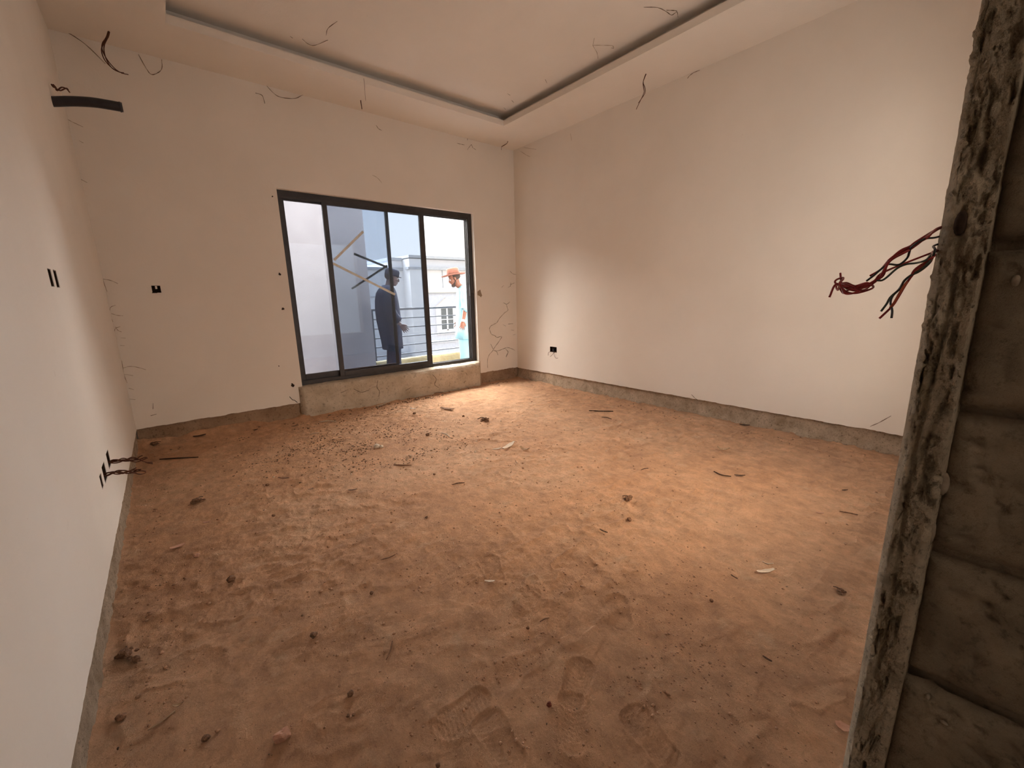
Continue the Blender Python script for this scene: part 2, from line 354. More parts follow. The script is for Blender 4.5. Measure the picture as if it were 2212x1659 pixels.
DEBRIS = [
  ('stick', [(-3.084, -0.34, 0.0), (-2.944, -0.45, 0.0)], 0, 'pale thin stick near the foot of the window sill'),
  ('stick', [(-3.277, -0.74, 0.0), (-3.191, -0.733, 0.0)], 0, 'short pale stick left of the dark gravel patch'),
  ('chip', [(-3.349, -0.325, 0.0), (-3.282, -0.296, 0.0)], 0, 'dark chip at the left of the window sill block'),
  ('chip', [(-3.409, -2.213, 0.0), (-3.357, -2.238, 0.0)], 0, 'dark flat wood chip on bare dirt left of centre'),
  ('stick', [(-2.987, -1.999, 0.0), (-2.944, -2.057, 0.0), (-2.891, -2.106, 0.0)], 0, 'bent brown stick just in front of the gravel patch'),
  ('stick', [(-2.834, -2.613, 0.0), (-2.753, -2.641, 0.0)], 0, 'dark short stick on dirt in the middle of the room'),
  ('stick', [(-2.318, -1.584, 0.0), (-2.321, -1.74, 0.0)], 0, 'pale straw stick right of the dark round stone'),
  ('chip', [(-2.148, -2.313, 0.0), (-1.982, -2.262, 0.0)], 0, 'pale curled wood chip at the edge of the bright floor'),
  ('chip', [(-2.208, -2.246, 0.0), (-2.134, -2.272, 0.0)], 0, 'brown chip beside the pale curled wood chip'),
  ('chip', [(-1.857, -0.776, 0.0), (-1.785, -0.948, 0.0)], 0, 'long chip near the sill in the bright floor'),
  ('chip', [(-2.378, -0.157, 0.0), (-2.246, -0.144, 0.0)], 0, 'pale tan chip below the sill middle'),
  ('chip', [(-2.132, -0.547, 0.0), (-2.097, -0.622, 0.0)], 0, 'small white chip below the sill middle'),
  ('chip', [(-3.726, -1.656, 0.0), (-3.664, -1.705, 0.0)], 0, 'dusty flat chip in the left of the room'),
  ('chip', [(-3.61, -2.02, 0.0), (-3.573, -1.996, 0.0)], 0, 'small dark sliver left of centre'),
  ('stick', [(-1.55, 0.043, 0.0), (-1.409, 0.001, 0.0)], 0, 'thin stick lying against the window sill block'),
  ('chip', [(-3.677, -0.176, 0.0), (-3.629, -0.178, 0.0)], 0, 'black chip near the left stretch of skirting'),
  ('stone', [(-2.45, -1.553, 0.0)], 0.0227, 'round dark stone in the middle of the gravel patch edge'),
  ('stone', [(-2.195, -0.779, 0.0)], 0.0213, 'dark stone between the sill and the gravel patch'),
  ('stone', [(-1.838, -1.228, 0.0)], 0.0166, 'small dark stone on the bright floor'),
  ('clump', [(-1.758, -1.513, 0.0)], 0.0532, 'dark crumpled clump on the brightest floor patch'),
  ('leaf', [(-2.036, -2.407, 0.0), (-2.005, -2.489, 0.0)], 0, 'dry curled leaf at the right of the pale wood chip'),
  ('stone', [(-2.937, -1.539, 0.0)], 0.031, 'white mortar lump on the dark gravel patch'),
  ('stone', [(-2.902, -1.562, 0.0)], 0.0186, 'smaller white mortar lump beside the larger one'),
  ('stone', [(-3.179, -2.885, 0.0)], 0.0116, 'dark cube-like stone on the floor centre'),
  ('stone', [(-2.845, -2.381, 0.0)], 0.0115, 'small brown stone behind the floor centre'),
  ('stone', [(-3.806, -1.716, 0.0)], 0.0169, 'reddish pebble toward the left wall'),
  ('stone', [(-3.859, -2.212, 0.0)], 0.0122, 'dull pebble toward the left wall, nearer the camera'),
  ('stone', [(-2.358, -2.201, 0.0)], 0.0114, 'tiny brown stone beside the pale wood chip'),
  ('stick', [(-0.686, -2.026, 0.0), (-0.615, -2.134, 0.0), (-0.534, -2.242, 0.0)], 0, 'long dark twig near the right wall skirting'),
  ('stick', [(-0.779, -2.275, -0.0), (-0.749, -2.381, 0.0)], 0, 'short twig just in front of the long dark twig'),
  ('leaf', [(-0.854, -3.518, 0.0), (-0.828, -3.604, 0.0)], 0, 'curled brown leaf in the right half of the floor'),
  ('stick', [(-1.334, -3.712, 0.0), (-1.345, -3.77, 0.0), (-1.313, -3.822, 0.0)], 0, 'curved dark stick right of the floor centre'),
  ('chip', [(-1.28, -3.83, 0.0), (-1.243, -3.887, 0.0)], 0, 'brown sliver at the tip of the curved dark stick'),
  ('stick', [(-1.681, -3.344, 0.0), (-1.62, -3.367, 0.0)], 0, 'dark splinter in the middle right of the floor'),
  ('clump', [(-2.121, -3.546, 0.0)], 0.0294, 'rough dirt clod with a dark twig, right of centre'),
  ('stone', [(-2.316, -3.684, 0.0)], 0.0167, 'brown clod below the twiggy clod'),
  ('chip', [(-1.457, -4.356, 0.0), (-1.437, -4.389, 0.0)], 0, 'dark sliver by the orange-lit floor'),
  ('stick', [(-1.355, -4.444, 0.0), (-1.335, -4.482, 0.0), (-1.306, -4.518, 0.0)], 0, 'thin twig closest to the broken wall on the right'),
  ('chip', [(-2.54, -3.649, 0.0), (-2.52, -3.689, -0.0)], 0, 'dark curl of bark right of centre'),
  ('chip', [(-0.076, -3.377, 0.0), (-0.05, -3.461, 0.0)], 0, 'dark flake against the right skirting'),
  ('chip', [(-1.039, -4.386, 0.0), (-1.029, -4.411, 0.0)], 0, 'tiny dark flake on the right of the floor'),
  ('clump', [(-4.204, -1.686, 0.0)], 0.0403, 'dusty dirt clod near the left wall'),
  ('chip', [(-4.351, -2.242, 0.0), (-4.289, -2.224, 0.0)], 0, 'pinkish broken tile flake near the left wall'),
  ('stone', [(-4.245, -2.435, 0.0)], 0.0162, 'small pebble beside the pinkish flake'),
  ('stone', [(-4.134, -2.78, 0.0)], 0.02, 'brown pebble on the left part of the floor'),
  ('stick', [(-4.419, -3.421, 0.0), (-4.389, -3.418, 0.0), (-4.353, -3.4, 0.0)], 0, 'long thin straw near the bottom left corner'),
  ('leaf', [(-4.357, -3.38, 0.0), (-4.33, -3.389, 0.0)], 0, 'small withered leaf at the tip of the straw'),
  ('clump', [(-4.504, -3.022, 0.0)], 0.0309, 'dark dirt lump beside the left skirting'),
  ('stone', [(-4.458, -3.058, 0.0)], 0.0162, 'pebble just right of the dark dirt lump'),
  ('stone', [(-4.283, -3.571, 0.0)], 0.0124, 'dark pebble in the lower left of the floor'),
  ('stone', [(-4.108, -3.715, 0.0)], 0.025, 'knobbly light brown stone in the lower left foreground'),
  ('stick', [(-4.511, -3.441, 0.0), (-4.483, -3.433, 0.0)], 0, 'dark splinter at the bottom left by the skirting'),
  ('stone', [(-4.505, -3.321, 0.0)], 0.0157, 'flat clod near the skirting in the foreground'),
  ('stone', [(-3.931, -3.376, 0.0)], 0.0153, 'dark pebble left of the thin twig'),
  ('chip', [(-4.196, -2.012, 0.0), (-4.166, -2.023, 0.0)], 0, 'thin dark flake beyond the pinkish flake'),
  ('stick', [(-3.537, -3.092, 0.0), (-3.506, -3.106, 0.0), (-3.475, -3.113, -0.0)], 0, 'thin curved twig left of the floor middle'),
  ('chip', [(-3.254, -3.565, 0.0), (-3.225, -3.604, 0.0)], 0, 'pale wood sliver in the middle foreground'),
  ('stick', [(-3.223, -3.898, 0.0), (-3.18, -3.906, 0.0)], 0, 'straight splinter by the shoe print'),
  ('stick', [(-3.761, -3.662, 0.0), (-3.736, -3.639, 0.0), (-3.713, -3.607, 0.0)], 0, 'thin upright-looking twig in the foreground'),
  ('stone', [(-3.907, -3.717, 0.0)], 0.0134, 'dark clod in the left foreground'),
  ('stone', [(-3.937, -3.782, 0.0)], 0.0065, 'left one of two black pebbles in the foreground'),
  ('stone', [(-3.923, -3.789, 0.0)], 0.0059, 'right one of two black pebbles in the foreground'),
  ('stone', [(-3.435, -4.163, 0.0)], 0.01, 'dark red pebble in the lower middle'),
  ('stone', [(-3.793, -4.085, 0.0)], 0.0083, 'pebble cut by the lower picture edge'),
  ('stone', [(-3.671, -3.293, 0.0)], 0.0105, 'dark pebble in the middle left foreground'),
  ('stone', [(-3.284, -3.893, 0.0)], 0.0085, 'brown pebble between the shoe prints'),
  ('clump', [(-2.137, -4.622, 0.0)], 0.0202, 'leafy clod beside the broken wall'),
  ('chip', [(-2.389, -4.278, 0.0), (-2.385, -4.3, 0.0)], 0, 'dark fleck of bark right of the middle'),
  ('chip', [(-2.277, -4.344, 0.0), (-2.199, -4.388, 0.0)], 0, 'long pale chip in the right foreground'),
  ('stick', [(-2.171, -4.329, 0.0), (-2.174, -4.35, 0.0), (-2.148, -4.368, 0.0)], 0, 'dark twig above the long pale chip'),
  ('chip', [(-2.83, -4.764, 0.0), (-2.814, -4.796, 0.0)], 0, 'large orange flat stone chip at the wall foot'),
  ('stone', [(-2.605, -4.289, 0.0)], 0.0096, 'dark pebble right of the middle foreground'),
  ('chip', [(-2.736, -4.538, 0.0), (-2.736, -4.555, 0.0)], 0, 'dark chip in the right foreground'),
  ('stick', [(-4.396, -0.526, 0.0), (-4.288, -0.602, 0.0), (-4.145, -0.692, 0.0)], 0, 'long dark straight rod in the dirt near the left corner'),
  ('clump', [(-4.434, 0.127, 0.0)], 0.0359, 'black dirt heap against the left corner skirting'),
  ('chip', [(-4.148, 0.266, 0.0), (-4.047, 0.061, 0.0)], 0, 'black broken flake against the back skirting'),
  ('chip', [(-3.671, -0.201, 0.0), (-3.632, -0.186, 0.0)], 0, 'small black flake between sill and rod'),
]

PRINTS = [
  ((-2.997, -3.805), (-3.223, -3.995)),
  ((-3.114, -3.733), (-3.291, -3.844)),
  ((-3.256, -4.139), (-3.357, -4.187)),
  ((-3.368, -4.207), (-3.455, -4.282)),
  ((-3.725, -4.006), (-3.58, -3.995)),
  ((-3.613, -4.066), (-3.624, -4.212)),
  ((-3.257, -4.355), (-3.291, -4.483)),
  ((-2.886, -4.011), (-2.991, -4.122)),
  ((-3.129, -3.406), (-3.211, -3.607)),
]

CABLES = [
  ('dark frayed cable hanging from the ceiling edge at the far left', [(-4.179, -0.223, 3.315), (-4.201, -0.223, 3.259), (-4.233, -0.223, 3.203), (-4.244, -0.223, 3.154), (-4.233, -0.223, 3.096), (-4.202, -0.223, 3.049), (-4.161, -0.223, 3.029), (-4.134, -0.223, 3.027)], 0.007, 3),
  ('thin thread hanging straight down from the tray ceiling lip', [(-2.393, -0.644, 3.313), (-2.391, -0.644, 3.282), (-2.393, -0.644, 3.223), (-2.392, -0.644, 3.133)], 0.0025, 1),
  ('short dark cable stub on the ceiling band above the window', [(-2.277, -0.24, 3.299), (-2.275, -0.24, 3.269), (-2.271, -0.24, 3.219)], 0.008, 1),
  ('kinked brown cable hanging from the ceiling near the right wall', [(-0.335, -2.365, 3.304), (-0.335, -2.333, 3.242), (-0.335, -2.346, 3.186), (-0.335, -2.343, 3.144), (-0.335, -2.284, 3.08), (-0.335, -2.25, 3.034)], 0.006, 2),
  ('pair of short bent wires at the ceiling near the far corner', [(-0.29, -0.241, 3.319), (-0.307, -0.241, 3.276), (-0.372, -0.241, 3.235), (-0.412, -0.241, 3.211), (-0.429, -0.241, 3.168)], 0.005, 2),
  ('hooked wires poking from the left wall above the black pipe', [(-4.518, -0.77, 2.653), (-4.508, -0.77, 2.65), (-4.501, -0.77, 2.647), (-4.49, -0.77, 2.636), (-4.468, -0.77, 2.658), (-4.458, -0.77, 2.652), (-4.458, -0.77, 2.631)], 0.008, 2),
]

JWIRES = [
  ('red', [(-3.42, -4.858, 1.345), (-3.42, -4.853, 1.341), (-3.42, -4.844, 1.333), (-3.42, -4.837, 1.328), (-3.42, -4.83, 1.323), (-3.42, -4.821, 1.318), (-3.42, -4.812, 1.307), (-3.42, -4.808, 1.298), (-3.42, -4.805, 1.286), (-3.42, -4.795, 1.277), (-3.42, -4.784, 1.271), (-3.42, -4.771, 1.273), (-3.42, -4.763, 1.275), (-3.42, -4.756, 1.268), (-3.42, -4.75, 1.273), (-3.42, -4.755, 1.276), (-3.42, -4.768, 1.276), (-3.42, -4.781, 1.271)]),
  ('red', [(-3.42, -4.859, 1.344), (-3.42, -4.85, 1.335), (-3.42, -4.839, 1.33), (-3.42, -4.832, 1.325), (-3.42, -4.825, 1.32), (-3.42, -4.817, 1.312), (-3.42, -4.809, 1.304), (-3.42, -4.806, 1.291), (-3.42, -4.8, 1.281), (-3.42, -4.792, 1.273), (-3.42, -4.781, 1.269), (-3.42, -4.768, 1.272), (-3.42, -4.754, 1.278), (-3.42, -4.753, 1.283), (-3.42, -4.757, 1.286), (-3.42, -4.762, 1.283), (-3.42, -4.763, 1.277), (-3.42, -4.771, 1.266), (-3.42, -4.777, 1.263), (-3.42, -4.786, 1.266), (-3.42, -4.795, 1.271), (-3.42, -4.792, 1.277), (-3.42, -4.782, 1.273)]),
  ('red', [(-3.42, -4.858, 1.344), (-3.42, -4.847, 1.335), (-3.42, -4.834, 1.329), (-3.42, -4.828, 1.322), (-3.42, -4.818, 1.314), (-3.42, -4.811, 1.307), (-3.42, -4.808, 1.304), (-3.42, -4.799, 1.295), (-3.42, -4.789, 1.287)]),
  ('red', [(-3.42, -4.857, 1.343), (-3.42, -4.841, 1.33), (-3.42, -4.83, 1.319), (-3.42, -4.816, 1.309), (-3.42, -4.81, 1.302), (-3.42, -4.805, 1.288), (-3.42, -4.796, 1.279), (-3.42, -4.788, 1.273), (-3.42, -4.779, 1.264), (-3.42, -4.772, 1.263), (-3.42, -4.764, 1.27), (-3.42, -4.757, 1.279), (-3.42, -4.753, 1.293)]),
  ('red', [(-3.42, -4.857, 1.344), (-3.42, -4.844, 1.334), (-3.42, -4.833, 1.324), (-3.42, -4.821, 1.316), (-3.42, -4.812, 1.307), (-3.42, -4.808, 1.296), (-3.42, -4.803, 1.284), (-3.42, -4.794, 1.274), (-3.42, -4.783, 1.267), (-3.42, -4.771, 1.268), (-3.42, -4.759, 1.277), (-3.42, -4.753, 1.258)]),
  ('red', [(-3.42, -4.829, 1.313), (-3.42, -4.815, 1.308), (-3.42, -4.807, 1.292), (-3.42, -4.798, 1.28), (-3.42, -4.789, 1.274), (-3.42, -4.778, 1.273), (-3.42, -4.766, 1.278), (-3.42, -4.757, 1.275), (-3.42, -4.761, 1.264), (-3.42, -4.768, 1.265), (-3.42, -4.778, 1.269), (-3.42, -4.785, 1.265)]),
  ('black', [(-3.42, -4.859, 1.333), (-3.42, -4.849, 1.33), (-3.42, -4.841, 1.33), (-3.42, -4.831, 1.321), (-3.42, -4.829, 1.316), (-3.42, -4.827, 1.308), (-3.42, -4.82, 1.3), (-3.42, -4.81, 1.301), (-3.42, -4.804, 1.295), (-3.42, -4.797, 1.287), (-3.42, -4.789, 1.28)]),
  ('green', [(-3.42, -4.861, 1.312), (-3.42, -4.853, 1.309), (-3.42, -4.847, 1.304), (-3.42, -4.838, 1.301), (-3.42, -4.827, 1.3), (-3.42, -4.819, 1.295), (-3.42, -4.812, 1.285), (-3.42, -4.807, 1.28), (-3.42, -4.801, 1.28)]),
  ('red', [(-3.42, -4.861, 1.314), (-3.42, -4.853, 1.309), (-3.42, -4.845, 1.3), (-3.42, -4.838, 1.292), (-3.42, -4.835, 1.283), (-3.42, -4.83, 1.272), (-3.42, -4.824, 1.255), (-3.42, -4.82, 1.244), (-3.42, -4.81, 1.228)]),
  ('orange', [(-3.42, -4.86, 1.312), (-3.42, -4.851, 1.304), (-3.42, -4.839, 1.292), (-3.42, -4.834, 1.282), (-3.42, -4.829, 1.269), (-3.42, -4.823, 1.25), (-3.42, -4.819, 1.243)]),
  ('black', [(-3.42, -4.86, 1.322), (-3.42, -4.853, 1.316), (-3.42, -4.851, 1.304), (-3.42, -4.847, 1.296), (-3.42, -4.841, 1.289), (-3.42, -4.835, 1.285), (-3.42, -4.829, 1.278), (-3.42, -4.826, 1.269), (-3.42, -4.819, 1.259), (-3.42, -4.818, 1.25), (-3.42, -4.822, 1.239), (-3.42, -4.823, 1.229)]),
  ('green', [(-3.42, -4.861, 1.307), (-3.42, -4.851, 1.304), (-3.42, -4.844, 1.292), (-3.42, -4.837, 1.287), (-3.42, -4.829, 1.279), (-3.42, -4.824, 1.267), (-3.42, -4.817, 1.257), (-3.42, -4.815, 1.248), (-3.42, -4.811, 1.238)]),
]

# ------------------------------------------------------------------ structure
XL, XR, YF, H = -4.534, 0.0, -4.847, 3.3       # left wall, right wall, front wall, ceiling band
ST = dict(kind='structure')

def graded(a, b, f0, f1, fine, coarse):
    """1-D coordinates from a to b, step fine inside [f0,f1], growing to coarse outside"""
    out = [a]; x = a
    while x < b:
        d = 0 if f0 <= x <= f1 else min(abs(x-f0), abs(x-f1))
        x += min(coarse, fine + d*0.007)
        out.append(min(x, b))
    return np.array(out)

# floor: trodden laterite dirt with shoe prints, modelled as relief
def shoe(X, Y, a, b):
    a = np.array(a); b = np.array(b); c = (a+b)/2; d = b-a; L = max(np.hypot(*d), 0.2); d = d/np.hypot(*d)
    u = ((X-c[0])*d[0] + (Y-c[1])*d[1])/(L/2); v = (-(X-c[0])*d[1] + (Y-c[1])*d[0])
    w = 0.048 + 0.008*np.cos(u*PI*0.9+2.4)
    r = np.sqrt(np.clip(u, -2, 2)**4 + (v/w)**2)
    inside = 1/(1+np.exp((r-1)*14))
    rim = np.exp(-((r-1.08)/0.10)**2)
    tread = np.sin((u*L/2 + 0.4*np.abs(v))*2*PI/0.016)
    k = 0.5+0.5*(vnoise(X*9, Y*9)*0.5+0.5)
    return k*(-0.006*inside + 0.0055*rim + 0.0022*tread*inside)
xs = graded(-4.6, 0.05, -4.35, -2.7, 0.006, 0.015)
ys = graded(-5.3, 0.05, -5.3, -3.4, 0.006, 0.015)
X, Y = np.meshgrid(xs, ys)
Z = 0.012*fbm(X*0.9, Y*0.9, o=3) + 0.006*fbm(X*4, Y*5, o=3)
rg = np.clip(fbm(X*1.4+5, Y*1.4, o=3)*1.4+0.6, 0.2, 1)
Z += (0.0045+0.005*rg)*fbm(X*13, Y*17, o=5, g=0.65)
scal = 1-np.abs(fbm(X*7+3, Y*10, o=3))          # scuffed ridges
Z += 0.011*(0.35+rg)*(scal**4-0.4)
# gravelly scatter built in as relief
Z += 0.0035*np.clip(fbm(X*42, Y*42, o=2)-0.28, 0, 1)*3*rg
for a, b in PRINTS: Z += shoe(X, Y, a, b)
# dirt banked up against the skirtings
Z += (0.035+0.05*(X < -3.1))*np.exp(-np.clip(-Y, 0, 9)/0.10)*(0.6+0.6*fbm(X*4, Y*6, o=3)) + 0.012*np.exp(-(X-XL)/0.03)
Z -= 0.006
V = np.stack([X, Y, Z], -1).reshape(-1, 3)
ny, nx = X.shape
i = np.arange(ny*nx).reshape(ny, nx)
F = np.stack([i[:-1, :-1], i[:-1, 1:], i[1:, 1:], i[1:, :-1]], -1).reshape(-1, 4)
floor = link_mesh('floor', np_mesh('floor', V, F), M['floor'], smooth=True)
tag(floor, **ST)
FX, FY, FZ = xs, ys, Z
def fz(x, y):
    return float(FZ[min(max(np.searchsorted(FY, y), 0), len(FY)-1), min(max(np.searchsorted(FX, x), 0), len(FX)-1)])

# plaster skins: gridded, with cut holes, ragged lower edge
def plaster(name, P, u0, u1, v0, v1, holes, thick=0.05, step=0.06, rag=0.006, ragseed=0, mat_=None, parent=None, round_bottom=True):
    """P(u,v,d) -> point, d = depth behind the face. holes: list of (u0,u1,v0,v1)"""
    us = set(np.round(np.arange(u0, u1, step), 4)) | {u1}; vs = set(np.round(np.arange(v0, v1, step*2), 4)) | {v1}
    for h in holes: us |= {h[0], h[1]}; vs |= {h[2], h[3]}
    us = sorted(u for u in us if u0 <= u <= u1); vs = sorted(v for v in vs if v0 <= v <= v1)
    ub = np.arange(u0, u1, 0.012)
    idx = {}; V = []; Fc = []
    def vid(a, b, d):
        k = (a, b, d)
        if k not in idx:
            idx[k] = len(V); V.append(P(us[a], vs[b], d))
        return idx[k]
    solid = {}
    for a in range(len(us)-1):
        for b in range(len(vs)-1):
            cu = (us[a]+us[a+1])/2; cv = (vs[b]+vs[b+1])/2
            solid[a, b] = not any(h[0] < cu < h[1] and h[2] < cv < h[3] for h in holes)
    for (a, b), s in solid.items():
        if not s: continue
        if b > 0 or rag == 0:
            Fc.append([vid(a, b, 0), vid(a+1, b, 0), vid(a+1, b+1, 0), vid(a, b+1, 0)])
        else:                                   # ragged bottom row
            n = max(2, int((us[a+1]-us[a])/0.010)); bot = []
            for k in range(n+1):
                u = us[a] + (us[a+1]-us[a])*k/n
                dz = rag*float(fbm(np.array(u*16+ragseed), np.array(ragseed*1.7), o=5, g=0.65)*1.6)
                key = ('r', round(u, 5))
                for d in (0, thick):
                    if (key, d) not in idx: idx[key, d] = len(V); V.append(P(u, vs[0]+dz, d))
                bot.append(key)
            Fc.append([idx[q, 0] for q in bot] + [vid(a+1, 1, 0), vid(a, 1, 0)])
            for k in range(n):
                Fc.append([idx[bot[k], 0], idx[bot[k], thick], idx[bot[k+1], thick], idx[bot[k+1], 0]])
        for (da, db, e0, e1) in ((-1, 0, (0, 1), (0, 0)), (1, 0, (1, 0), (1, 1)), (0, -1, (0, 0), (1, 0)), (0, 1, (1, 1), (0, 1))):
            if b == 0 and db == -1 and rag: continue
            if not solid.get((a+da, b+db), False):
                p, q = (a+e0[0], b+e0[1]), (a+e1[0], b+e1[1])
                Fc.append([vid(p[0], p[1], 0), vid(p[0], p[1], thick), vid(q[0], q[1], thick), vid(q[0], q[1], 0)])
    me = raw(name, V, Fc)
    bm = bmesh.new(); bm.from_mesh(me); bmesh.ops.recalc_face_normals(bm, faces=bm.faces); bm.to_mesh(me); bm.free()
    return link_mesh(name, me, mat_ or M['paint'], parent)

WX0, WX1, WZ0, WZ1 = -3.130, -0.742, 0.33, 2.385
SK = 0.17
# --- back wall
hb = [(WX0, WX1, 0.0, WZ1), (-4.236, -4.174, 1.372, 1.434)]
wall_back = plaster('wall_back', lambda u, v, d: (u, d, v), XL, XR+0.02, SK, H+0.02, hb, ragseed=3)
tag(wall_back, **ST)
core = MB()
for b in ((XL-0.2, WX0, 0.05, 0.2, -0.3, 3.7), (WX1, XR+0.25, 0.05, 0.2, -0.3, 3.7), (WX0, WX1, 0.05, 0.2, WZ1, 3.7), (WX0, WX1, 0.05, 0.2, -0.3, 0.30)):
    core.box(*b)
core.build('wall_core', M['paint'], wall_back)
# --- right wall
hr = [(-0.858, -0.722, 0.473, 0.552)]
wall_right = plaster('wall_right', lambda u, v, d: (d, u, v), YF-0.2, 0.0, SK-0.01, H+0.02, hr, ragseed=8)
tag(wall_right, **ST)
MB().box(0.05, 0.25, YF-0.3, 0.05, -0.3, 3.7).build('wall_core', M['paint'], wall_right)
# --- left wall
hl = [(-2.328, -2.254, 1.354, 1.428), (-2.205, -2.130, 1.354, 1.430), (-1.975, -1.870, 0.42, 0.505), (-2.195, -2.085, 0.415, 0.500), (-2.31, -2.250, 0.425, 0.492)]
wall_left = plaster('wall_left', lambda u, v, d: (XL-d, u, v), -7.6, 0.0, SK-0.01, H+0.02, hl, ragseed=21)
tag(wall_left, **ST)
MB().box(XL-0.25, XL-0.05, -7.6, 0.2, -0.3, 3.7).build('wall_core', M['paint'], wall_left)

# --- raw cement strips below the plaster
def strip(name, P, u0, u1, h, amp, material, seed, du=0.012, n=14, topback=0.03, parent=None, foot=0.03):
    us = np.arange(u0, u1+du, du); vs = np.linspace(-0.03, h, n)
    U, Vv = np.meshgrid(us, vs)
    D = -amp*(0.5+0.5*fbm(U*7+seed, Vv*12, o=4)) - amp*0.7*np.clip(fbm(U*25, Vv*30+seed, o=3), -1, 1)
    D -= foot*np.exp(-np.clip(Vv, 0, 1)/0.035)*(0.5+0.5*vnoise(U*8+seed, Vv*0))
    pts = [P(float(u), float(v), float(d)) for u, v, d in zip(U.ravel(), Vv.ravel(), D.ravel())]
    ny, nx = U.shape
    back = [P(float(u), h, topback) for u in us]
    V = pts + back; F = []
    for a in range(ny-1):
        for b in range(nx-1): F.append([a*nx+b, a*nx+b+1, (a+1)*nx+b+1, (a+1)*nx+b])
    for b in range(nx-1): F.append([(ny-1)*nx+b, (ny-1)*nx+b+1, ny*nx+b+1, ny*nx+b])
    me = raw(name, V, F)
    o = link_mesh(name, me, material, parent, smooth=True)
    return tag(o, **ST)
strip('baseboard_back', lambda u, v, d: (u, 0.028+d, v), XL, WX0-0.0, 0.20, 0.012, M['dirty'], 1)
bb2 = strip('trim_1', lambda u, v, d: (u, 0.028+d, v), WX1, 0.05, 0.20, 0.008, M['dirty'], 4)
strip('baseboard_right', lambda u, v, d: (0.028+d, u, v), YF-0.05, 0.0, 0.20, 0.010, M['strip'], 9, n=20)
strip('baseboard_left', lambda u, v, d: (XL-0.016-d, u, v), -5.6, 0.0, 0.20, 0.008, M['strip'], 14, foot=0.008, n=22)

# --- cement block under the window (rough sill)
us = np.arange(WX0-0.04, WX1+0.03, 0.014)
prof = [(0.0, 0.06), (0.10, 0.065), (0.20, 0.065), (0.26, 0.068), (0.30, 0.060), (0.33, 0.045), (0.345, 0.02), (0.35, -0.03), (0.348, -0.12), (0.345, -0.24)]
fine = []
for i_ in range(len(prof)-1):
    for k in range(4): fine.append(tuple(np.array(prof[i_])*(1-k/4)+np.array(prof[i_+1])*k/4))
fine.append(prof[-1]); fine = [(-0.05, 0.06)] + fine
V = []; nx = len(us)
for (z_, d_) in fine:
    U = us; A = 0.010*fbm(U*5, U*0+z_*7, o=4)+0.006*fbm(U*22, U*0+z_*24, o=3)
    edge = np.clip((us[-1]-us)/0.06, 0, 1)**0.5
    for u, a in zip(us, A):
        e = min(1, max(0, (us[-1]-u)/0.05), max(0.15, (u-us[0])/0.03))
        V.append((float(u), -float((d_+ (a if d_ > 0 else a*0.2))*(e if d_ > 0 else 1)), float(z_ + (a*0.6 if z_ > 0.3 else 0))))
F = [[a*nx+b, a*nx+b+1, (a+1)*nx+b+1, (a+1)*nx+b] for a in range(len(fine)-1) for b in range(nx-1)]
sb = len(V)
F.append([a*nx for a in range(len(fine))]); F.append([a*nx+nx-1 for a in range(len(fine))][::-1])
sill = link_mesh('window_sill', raw('window_sill', V, F), M['sill'], smooth=True)
sill.name = 'trim_2'; tag(sill, **ST)
# cracks in the sill face
for pts in ([(-2.30, 0.30), (-2.32, 0.22), (-2.29, 0.16), (-2.31, 0.10)], [(-1.55, 0.27), (-1.50, 0.20), (-1.53, 0.13), (-1.47, 0.08)], [(-2.75, 0.22), (-2.62, 0.25), (-2.52, 0.19), (-2.42, 0.20)], [(-1.95, 0.12), (-1.80, 0.16), (-1.66, 0.10)], [(-1.10, 0.26), (-1.02, 0.22), (-0.98, 0.14), (-1.06, 0.09)]):
    MB().tube(catmull([(x, -0.066+0.004*math.sin(x*30), z) for x, z in pts], 4), 0.0022, 5).build('crack', M['hole'], sill)

# --- cracks / chipped patch of the back wall and dowel holes
MB().tube(catmull([(-3.27, -0.001, 0.255), (-3.245, -0.001, 0.215), (-3.225, -0.001, 0.205), (-3.20, -0.001, 0.175)], 4), 0.0035, 5).build('crack', M['hole'], wall_back)
def chip_patch(pts, y, parent, material, name='chipped_patch'):
    V = [(x, y, z) for x, z in pts] + [(x, y+0.004, z) for x, z in pts]; n = len(pts)
    F = [list(range(n))[::-1], list(range(n, 2*n))] + [[i, (i+1) % n, n+(i+1) % n, n+i] for i in range(n)]
    return link_mesh(name, raw(name, V, F), material, parent)
chip_patch([(-0.720, 1.345), (-0.690, 1.362), (-0.672, 1.372), (-0.660, 1.33), (-0.640, 1.285), (-0.655, 1.278), (-0.66, 1.262), (-0.69, 1.285), (-0.722, 1.295)], -0.002, wall_back, M['cement'])
for (x, z, r) in ((-3.204, 1.548, 0.014), (-3.218, 1.195, 0.016), (-3.224, 0.376, 0.02), (-3.175, 2.30, 0.008), (-3.33, 0.60, 0.006)):
    pts = [(x+r*(1+0.35*math.sin(3*a+x*9))*math.cos(a)*0.8, z+r*(1+0.3*math.cos(2*a+z*5))*math.sin(a)) for a in [k*2*PI/9 for k in range(9)]]
    chip_patch(pts, -0.002, wall_back, M['hole'], 'dowel_hole')

# --- front wall beside the doorway: broken-off rough end (foreground right)
XJ = -3.35
YS = YF-0.047                                   # edge strip | block face
wf = MB()
wf.box(XJ+0.045, -2.35, YF-0.225, YF-0.012, -0.1, 3.6).box(-0.55, 0.2, YF-0.225, YF-0.012, -0.1, 3.6)
wf.box(-2.35, -0.55, YF-0.225, YF-0.012, -0.1, 0.5).box(-2.35, -0.55, YF-0.225, YF-0.012, 2.5, 3.6)
wf.box(XL-0.1, XJ+0.03, YF-0.225, YF-0.012, 2.25, 3.6)
wall_front = wf.build('wall_front', M['paint']); tag(wall_front, **ST)
